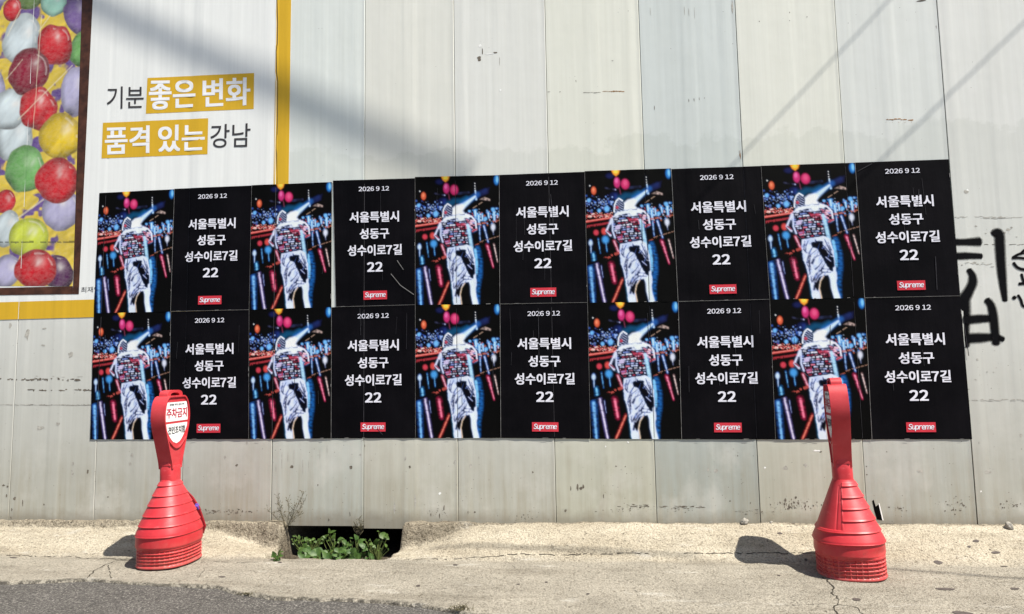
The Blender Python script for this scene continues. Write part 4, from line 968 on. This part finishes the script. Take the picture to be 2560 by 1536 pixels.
def bollard(loc, rz, lean, ladder, label):
    t = tag(empty('no_parking_bollard', loc, rz), label, 'bollard', 'red no-parking bollards in front of the fence')
    t.rotation_euler = (lean[0], lean[1], rz)
    if ladder: t.scale = (1.02, 1.02, 1.02)
    o = base_mesh(ladder).build('base', M['red'], t); autosmooth(o, 40)
    # head: recessed paddle with raised rim, lip under the sign, grip loop and collar
    b = MB(); T = 0.040; CORE = 0.0335
    b.prism(inset(OUT, 0.0005), -CORE, CORE)
    b.prism(OUT, -T, T, inset(OUT, 0.0085))
    lip = []
    for s in np.linspace(-1, 1, 25): zz_ = 0.592+0.052*abs(s)**2.2; lip.append((s*(half_w(zz_)-0.006), zz_))
    lo = [(x, z-0.008) for x, z in lip]
    b.prism(lip+lo[::-1], -T-0.0004, T+0.0004)
    grip_o = []; grip_i = []
    for s in np.linspace(0, math.pi, 17): grip_o.append((0.068*math.copysign(abs(math.cos(s))**0.6, math.cos(s)), 0.856+0.036*math.sin(s)**0.6)); grip_i.append((0.040*math.copysign(abs(math.cos(s))**0.6, math.cos(s)), 0.856+0.022*math.sin(s)**0.7))
    b.prism(grip_o+grip_i[::-1], -0.024, 0.024)
    col = []
    for k in range(40):
        a = 2*math.pi*k/40; n_ = 3.2; q = (abs(math.cos(a))**n_+abs(math.sin(a))**n_)**(-1/n_); col.append((0.0470*q*math.cos(a), 0.0435*q*math.sin(a)))
    vs = []; zz = [0.418, 0.424, 0.492, 0.497]; ss = [1.0, 1.0, 1.0, 0.95]
    for z, s in zip(zz, ss): vs += [(x*s, y*s, z) for x, y in col]
    fs = [(i*40+k, i*40+(k+1) % 40, (i+1)*40+(k+1) % 40, (i+1)*40+k) for i in range(3) for k in range(40)]+[tuple(120+k for k in range(40))]
    b.add(vs, fs)
    # cheek tabs of the collar
    for sx in (-1, 1):
        tab = [(0.030*math.cos(a), 0.496+0.020*math.sin(a)) for a in np.linspace(0, math.pi, 13)]
        b.add([(sx*0.0475, y, z) for y, z in tab]+[(sx*0.044, y, z) for y, z in tab], [tuple(range(13)), tuple(range(25, 12, -1))]+[(k, k+1, k+14, k+13) for k in range(12)])
    o = b.build('sign_head', M['red'], t); fixnormals(o); autosmooth(o, 38)
    bev = o.modifiers.new('bevel', 'BEVEL'); bev.width = 0.0022; bev.segments = 2; bev.limit_method = 'ANGLE'; bev.angle_limit = R(45)
    for side in (-1, 1):
        yy = side*(CORE+0.0008); ins = 0.0125
        def hw(h): return half_w(h)-ins
        s = MB()
        up = [(hw(h), h) for h in np.linspace(.728, .828, 12)]; upper = up+[(-x, z) for x, z in up[::-1]]
        dn = []
        for h in np.linspace(.716, .612, 14):
            q = (h-.612)/(.716-.612); dn.append((min(hw(h), 0.004+0.098*q**0.55), h))
        lower = dn+[(-x, z) for x, z in dn[::-1]]
        for pl in (upper, lower):
            n = len(pl); s.add([(x, yy, z) for x, z in pl]+[(x, yy-side*0.0006, z) for x, z in pl], [tuple(range(n)), tuple(range(2*n-1, n-1, -1))]+[(i, (i+1) % n, (i+1) % n+n, i+n) for i in range(n)])
        st = s.build('sticker', M['sticker'], t); fixnormals(st)
        def put(body, cz, wd, ht, bo, mat, name):
            V_, F_ = glyphs(body, bo, 3); a = V_.min(0); c = V_.max(0); L = MB()
            L.add([((-side)*((x-(a[0]+c[0])/2)/(c[0]-a[0])*wd), yy+side*(0.0008+dp), cz+(z-(a[1]+c[1])/2)/(c[1]-a[1])*ht) for x, z, dp in V_], F_)
            L.build(name, mat, st)
        put('주차금지', .771, .182, .052, .030, M['stickerred'], 'red_lettering'); put('견인조치함', .682, .150, .040, .030, M['stickerink'], 'black_lettering')
        put('장애물 적치 금지구역', .815, .130, .0115, .022, M['stickerink'], 'small_lettering')
    return t
def base_at(px, py, z=0.0):
    d = ray(px, py); k = (z-CAM[2])/d[2]; p = CAM+k*d; return p
pL = base_at(424, 1402, 0.006); pR = base_at(2128, 1430, -0.004)
bollard((pL[0], pL[1], 0.004), R(88), (R(-0.6), R(-1.0), 0), 0, 'red plastic bollard with ringed cone and white sign face in view, left of drain')
bollard((pR[0], pR[1], -0.006), R(80), (R(-1.5), R(0.5), 0), R(-160), 'red plastic bollard seen edge-on, dented skirt, at the right end of the posters')

# broken dark red plastic leaning behind the left bollard, with a purple rag
def at(px, py, y): x, z = wall(px, py, y); return (x, y, z)
b = MB(); ys2 = -0.185
fr = [at(440, 1215, ys2), at(462, 1224, ys2), at(480, 1242, ys2), at(497, 1268, ys2), at(508, 1300, ys2), at(513, 1316, ys2), at(507, 1335, ys2), at(440, 1360, ys2)]
n = len(fr); b.add(fr+[(x, y+0.012, z) for x, y, z in fr], [tuple(range(n))[::-1], tuple(range(n, 2*n))]+[(i, (i+1) % n, (i+1) % n+n, i+n) for i in range(n)])
sc = b.build('plastic_shard', M['darkred']); fixnormals(sc); tag(sc, 'dark red broken plastic piece leaning behind the left bollard', 'plastic scrap')
b = MB(); bm = bmesh.new(); bmesh.ops.create_icosphere(bm, subdivisions=3, radius=0.016)
c = at(492, 1266, -0.20)
for v in bm.verts:
    k = 1+1.2*float(vnoise(v.co.x+v.co.z, v.co.y, 60)); v.co = Vector((v.co.x*0.9*k, v.co.y*0.5*k, v.co.z*1.0*k))
me = bpy.data.meshes.new('purple_rag'); bm.to_mesh(me); bm.free(); me.materials.append(M['purple']); o = bpy.data.objects.new('purple_rag', me); C.objects.link(o); o.location = c; o.rotation_euler = (0, R(-35), 0)
tag(o, 'small crumpled purple rag caught between left bollard and fence', 'rag')

# ------------------------------------------------------------------ stones
def stone(px, py, size, sc_, label, seed):
    bm = bmesh.new(); bmesh.ops.create_icosphere(bm, subdivisions=3, radius=1)
    for v in bm.verts:
        n_ = v.co.copy(); k = 1+0.55*float(vnoise(n_.x+seed, n_.y+n_.z*0.7, 1.6))+0.2*float(vnoise(n_.x*2+seed, n_.z+n_.y, 4))
        v.co = Vector((n_.x*sc_[0]*k, n_.y*sc_[1]*k, max(n_.z, -0.55)*sc_[2]*k))*size
    me = bpy.data.meshes.new('stone'); bm.to_mesh(me); bm.free(); me.materials.append(M['stone']); o = bpy.data.objects.new('stone', me); C.objects.link(o)
    g = gpt(px, py); o.location = (g[0], g[1], g[2]+size*sc_[2]*0.35); o.rotation_euler = (0, 0, seed)
    tag(o, label, 'stone', 'loose stones at the foot of the fence')
stone(1861, 1309, 0.030, (1.0, 0.7, 0.62), 'grey lump of rubble by the fence foot, beside a flat tilted chip', 1.3)
stone(1774, 1301, 0.030, (1.0, 0.5, 0.45), 'flat chip of stone leaning at the fence foot, left of a rubble lump', 2.1)
stone(2523, 1322, 0.028, (0.9, 0.7, 0.8), 'small dark stone at the fence foot near the right edge', 4.4)
stone(1368, 1302, 0.020, (1.3, 0.6, 0.45), 'pale small stone on the apron edge right of the drain', 5.7)
stone(1928, 1310, 0.010, (1.0, 0.8, 0.7), 'tiny pebble left of the right bollard', 6.6)

# ------------------------------------------------------------------ plants
def leaf(b, base, tip, wd, up, m=0, lobes=0.0, fold=0.12):
    base = Vector(base); tip = Vector(tip); d = tip-base; L = d.length; d.normalize(); up = Vector(up); side = d.cross(up).normalized(); nn = side.cross(d)
    prof = [(0, .05), (.12, .55), (.28, .95), (.45, 1.0), (.62, .84), (.8, .5), (.93, .2), (1, 0.0)]
    vs = []
    for i, (t, w_) in enumerate(prof):
        q = w_*(1+(lobes if i % 2 else -lobes)); c = base+d*(t*L)-nn*(0.18*L*t*t)
        vs += [c-side*wd/2*q+nn*wd*fold*q, c, c+side*wd/2*q+nn*wd*fold*q]
    fs = []
    for i in range(len(prof)-1):
        for j in (0, 1): fs.append((i*3+j, i*3+j+1, (i+1)*3+j+1, (i+1)*3+j))
    b.add(vs, fs, m)
def plant(name, label, base, leaves, mat, stemmat, cat='weed', group='green weeds in the drain opening'):
    """leaves: (px, py, depth y, length px, angle deg from right, width factor)"""
    t = tag(empty(name, base), label, cat, group); bx = Vector(base)
    f = MB(); s = MB()
    leaves = list(leaves)+[(q[0]+random.uniform(-13, 13), q[1]+random.uniform(-4, 12), q[2]+random.uniform(-.02, .03), q[3]*random.uniform(.4, .75), random.uniform(-60, 240), q[5], q[6]) for q in leaves for _ in (0, 1)]
    for (px, py, y, L, ang, wf, lob) in leaves:
        c = Vector(at(px, py, y)); k = 0.00175*L; a = R(ang)
        d = Vector((math.cos(a), random.uniform(-0.55, 0.1), math.sin(a))).normalized()
        p0 = c-d*k/2; p1 = c+d*k/2
        leaf(f, p0-bx, p1-bx, k*wf, (random.uniform(-.3, .4), -0.75, 0.75), 0, lob)
        mid = (bx+p0)/2+Vector((random.uniform(-.01, .01), 0, 0.012))
        s.tube([(0, 0, 0), mid-bx, p0-bx], [0.0022, 0.0018, 0.001], 5)
    f.build('foliage', mat, t, smooth=True); s.build('stem', stemmat, t)
    return t
rl = random.Random(3)
def scatter(x0, x1, y0, y1, n, d0, d1, l0, l1, wf, lob):
    return [(rl.uniform(x0, x1), rl.uniform(y0, y1), rl.uniform(d0, d1), rl.uniform(l0, l1), rl.uniform(-50, 230), wf*rl.uniform(.8, 1.2), lob) for _ in range(n)]
def floor(px, y): return (wall(px, 1390, y)[0], y, -0.07)
plant('leafy_weed', 'low broad-leaved dark green weed along the front edge of the drain opening', floor(830, -0.24),
      scatter(752, 900, 1376, 1398, 44, -0.33, -0.20, 22, 40, .62, .08), M['leafdark'], M['stem'])
plant('leafy_weed', 'pale green small-leaved weed at the left of the drain opening', floor(770, -0.16),
      [(735, 1341, -.16, 12, -10, .4, 0), (748, 1343, -.17, 14, 100, .6, 0), (756, 1352, -.16, 18, 20, .6, 0), (765, 1349, -.16, 16, 120, .7, 0), (742, 1350, -.17, 12, 200, .6, 0), (775, 1357, -.16, 18, 80, .7, 0), (763, 1364, -.18, 20, 60, .8, 0),
       (744, 1360, -.16, 14, 240, .5, 0), (784, 1347, -.15, 14, 0, .5, 0), (796, 1350, -.15, 18, 40, .6, 0), (782, 1358, -.15, 12, 80, .6, 0), (805, 1344, -.15, 18, 50, .5, 0), (815, 1341, -.15, 22, 45, .45, 0), (804, 1358, -.15, 12, 250, .7, 0), (772, 1350, -.17, 16, 160, .6, 0)], M['leaf'], M['stem'])
plant('leafy_weed', 'upright bright green weed with pointed top leaves in the middle of the drain', floor(835, -0.13),
      [(824, 1328, -.13, 18, 100, .5, 0), (832, 1329, -.13, 20, 25, .45, 0), (834, 1342, -.14, 16, 60, .9, 0), (838, 1358, -.14, 12, 80, .7, 0), (832, 1368, -.14, 14, 280, .5, 0), (820, 1352, -.13, 10, 200, .5, 0), (828, 1378, -.16, 18, 30, .6, 0)], M['leaf'], M['stem'])
plant('leafy_weed', 'tall large-leaved green weed right of the middle of the drain', floor(893, -0.20),
      [(851, 1346, -.18, 18, 20, .5, .1), (862, 1356, -.18, 24, -30, .6, .1), (868, 1364, -.19, 26, 10, .7, .1), (880, 1360, -.18, 20, 60, .6, .1), (891, 1344, -.18, 24, 110, .6, .1), (903, 1352, -.18, 26, 30, .6, .1), (906, 1364, -.2, 24, -20, .6, .1), (912, 1370, -.2, 22, 40, .6, .1),
       (878, 1380, -.22, 34, 150, .7, .1), (890, 1386, -.24, 34, 60, .7, .1), (872, 1392, -.26, 30, 190, .7, .1), (895, 1394, -.27, 28, 300, .7, .1), (920, 1386, -.24, 26, 70, .65, .05), (927, 1390, -.24, 24, 110, .65, .05), (878, 1345, -.16, 14, 0, .35, 0), (910, 1392, -.25, 22, 250, .6, .05)], M['leafdark'], M['stem'])
plant('leafy_weed', 'heart-leaved green weed at the right of the drain beside the broken edge', floor(945, -0.15),
      [(958, 1340, -.14, 28, -35, .8, .05), (949, 1332, -.14, 12, 80, .6, 0), (940, 1356, -.16, 24, 80, .7, .08), (945, 1351, -.16, 14, 30, .5, 0), (928, 1361, -.16, 14, 0, .6, 0), (965, 1364, -.16, 15, 110, .6, 0), (914, 1350, -.14, 8, 90, .7, 0), (923, 1352, -.14, 8, 20, .5, 0), (933, 1368, -.17, 16, 240, .6, 0)], M['leaf'], M['stem'])
g = gpt(692, 1404)
plant('leafy_weed', 'small dark weed on the concrete at the left corner of the drain', (g[0], g[1], g[2]),
      [(685, 1386, g[1], 20, 110, .7, 0), (698, 1380, g[1], 22, 60, .4, 0), (692, 1394, g[1], 16, 200, .7, 0), (703, 1390, g[1], 14, 20, .6, 0), (696, 1398, g[1], 14, -20, .7, 0), (688, 1399, g[1], 12, 180, .7, 0)], M['leafdark'], M['stem'])
# dry seeding weed against the fence
def dry_weed(px, py, stalks, label):
    base = Vector(at(px, py, -0.03)); t = tag(empty('dry_weed', base), label, 'weed', 'dry weeds at the fence'); s = MB(); f = MB(); rd = random.Random(px)
    for (tx, ty) in stalks:
        top = Vector(at(tx, ty, -0.05)); pts = []
        for k in range(9):
            q = k/8; p = base.lerp(top, q)+Vector((0.010*math.sin(q*3.1)*(1 if tx > px else -1), -0.01*q, 0.012*math.sin(q*3.1))); pts.append(p-base)
        s.tube(pts, [0.0012*(1-.5*k/8) for k in range(9)], 5)
        for k in range(2, 9):
            for _ in range(4):
                p = Vector(pts[k])+Vector((rd.uniform(-.004, .004), 0, rd.uniform(-.012, .012))); d = Vector((rd.uniform(-1, 1), rd.uniform(-.6, .2), rd.uniform(.2, 1.2))).normalized()*rd.uniform(.010, .026)
                s.tube([p, p+d], [0.0007, 0.0005], 4); leaf(f, p+d*.7, p+d*1.25, 0.003, (0, -1, .3), 0, 0)
    s.build('stem', M['dry'], t); f.build('seed_heads', M['dry'], t)
dry_weed(716, 1320, [(696, 1243), (722, 1252), (740, 1262), (760, 1232), (764, 1250), (672, 1276), (752, 1286), (700, 1262)], 'tall dry seeding weed growing up the fence at the left end of the drain')
dry_weed(897, 1345, [(898, 1303), (892, 1312), (904, 1318)], 'thin dry seed stalk standing in the middle of the drain')
# dark dry tufts in the kerb crack
def tuft(px, py, n, h, label):
    base = Vector(gpt(px, py)); b_ = MB(); rd = random.Random(px+1)
    for _ in range(n):
        p = Vector((rd.gauss(0, .022), rd.gauss(0, .008), 0)); d = Vector((rd.uniform(-1, 1), rd.uniform(-.8, .4), rd.uniform(.3, 1.3))).normalized()*h*rd.uniform(.4, 1)
        b_.tube([p, p+d*.6, p+d+Vector((0, 0, -h*.15))], [0.0016, 0.0012, 0.0006], 4)
    o_ = b_.build('dry_grass_tuft', M['dry']); o_.location = base; tag(o_, label, 'grass tuft', 'dry tufts along the road edge')
tuft(1155, 1524, 46, .040, 'dark dry grass tuft at the road edge, lower middle of the picture')
tuft(618, 1487, 26, .018, 'low dry grass tuft in the kerb crack right of the left bollard')

# ------------------------------------------------------------------ overhead cables (they throw the slanted shadows)
def cable(name, a, c, dist, rad, label, n=1, spread=0.0, sag=0.0, d2=None):
    A = np.array(a)-SUN*dist; B = np.array(c)-SUN*(d2 or dist); b_ = MB(); rd = random.Random(int(dist*10))
    for k in range(n):
        o1 = np.array([rd.uniform(-1, 1), rd.uniform(-1, 1), rd.uniform(-1, 1)])*spread if n > 1 else 0
        b_.tube([A+(B-A)*t+o1*(0.8+.2*math.sin(t*9+k))+np.array([0, 0, -sag*4*t*(1-t)]) for t in np.linspace(0, 1, 14)], rad, 8)
    o_ = b_.build(name, M['cable'], None, smooth=True); tag(o_, label, 'cable', 'overhead cables above the street')
def wp(px, py): x, z = wall(px, py); return (x, 0, z)
def ext(p, q, e0, e1):
    p = np.array(p); q = np.array(q); return p-(q-p)*e0, q+(q-p)*e1
a, c = ext(wp(2215, 10), wp(1870, 373), 0.9, 0.4); cable('overhead_cable', a, c, 2.6, 0.0030, 'thin overhead cable casting the left thin slanted shadow on the upper right fence')
a, c = ext(wp(2556, 62), wp(2240, 365), 0.9, 0.4); cable('overhead_cable', a, c, 2.5, 0.0033, 'thin overhead cable casting the right thin slanted shadow on the upper right fence')
a, c = ext(wp(250, 25), wp(1060, 405), 0.45, 0.12); cable('cable_bundle', a, c, 5.6, 0.0130, 'thick black cable bundle casting the broad soft shadow across the slogan', 5, 0.020, 0.0, 8.5)
a, c = ext(gpt(2230, 1423), gpt(2555, 1447), 0.3, 0.6); cable('overhead_cable', a, c, 5.5, 0.010, 'overhead cable casting the soft ground shadow right of the right bollard')
a, c = ext(gpt(1100, 1370), gpt(1680, 1386), 0.05, 0.1); cable('overhead_cable', a, c, 6.5, 0.010, 'overhead cable casting the soft shadow along the pavement joint')
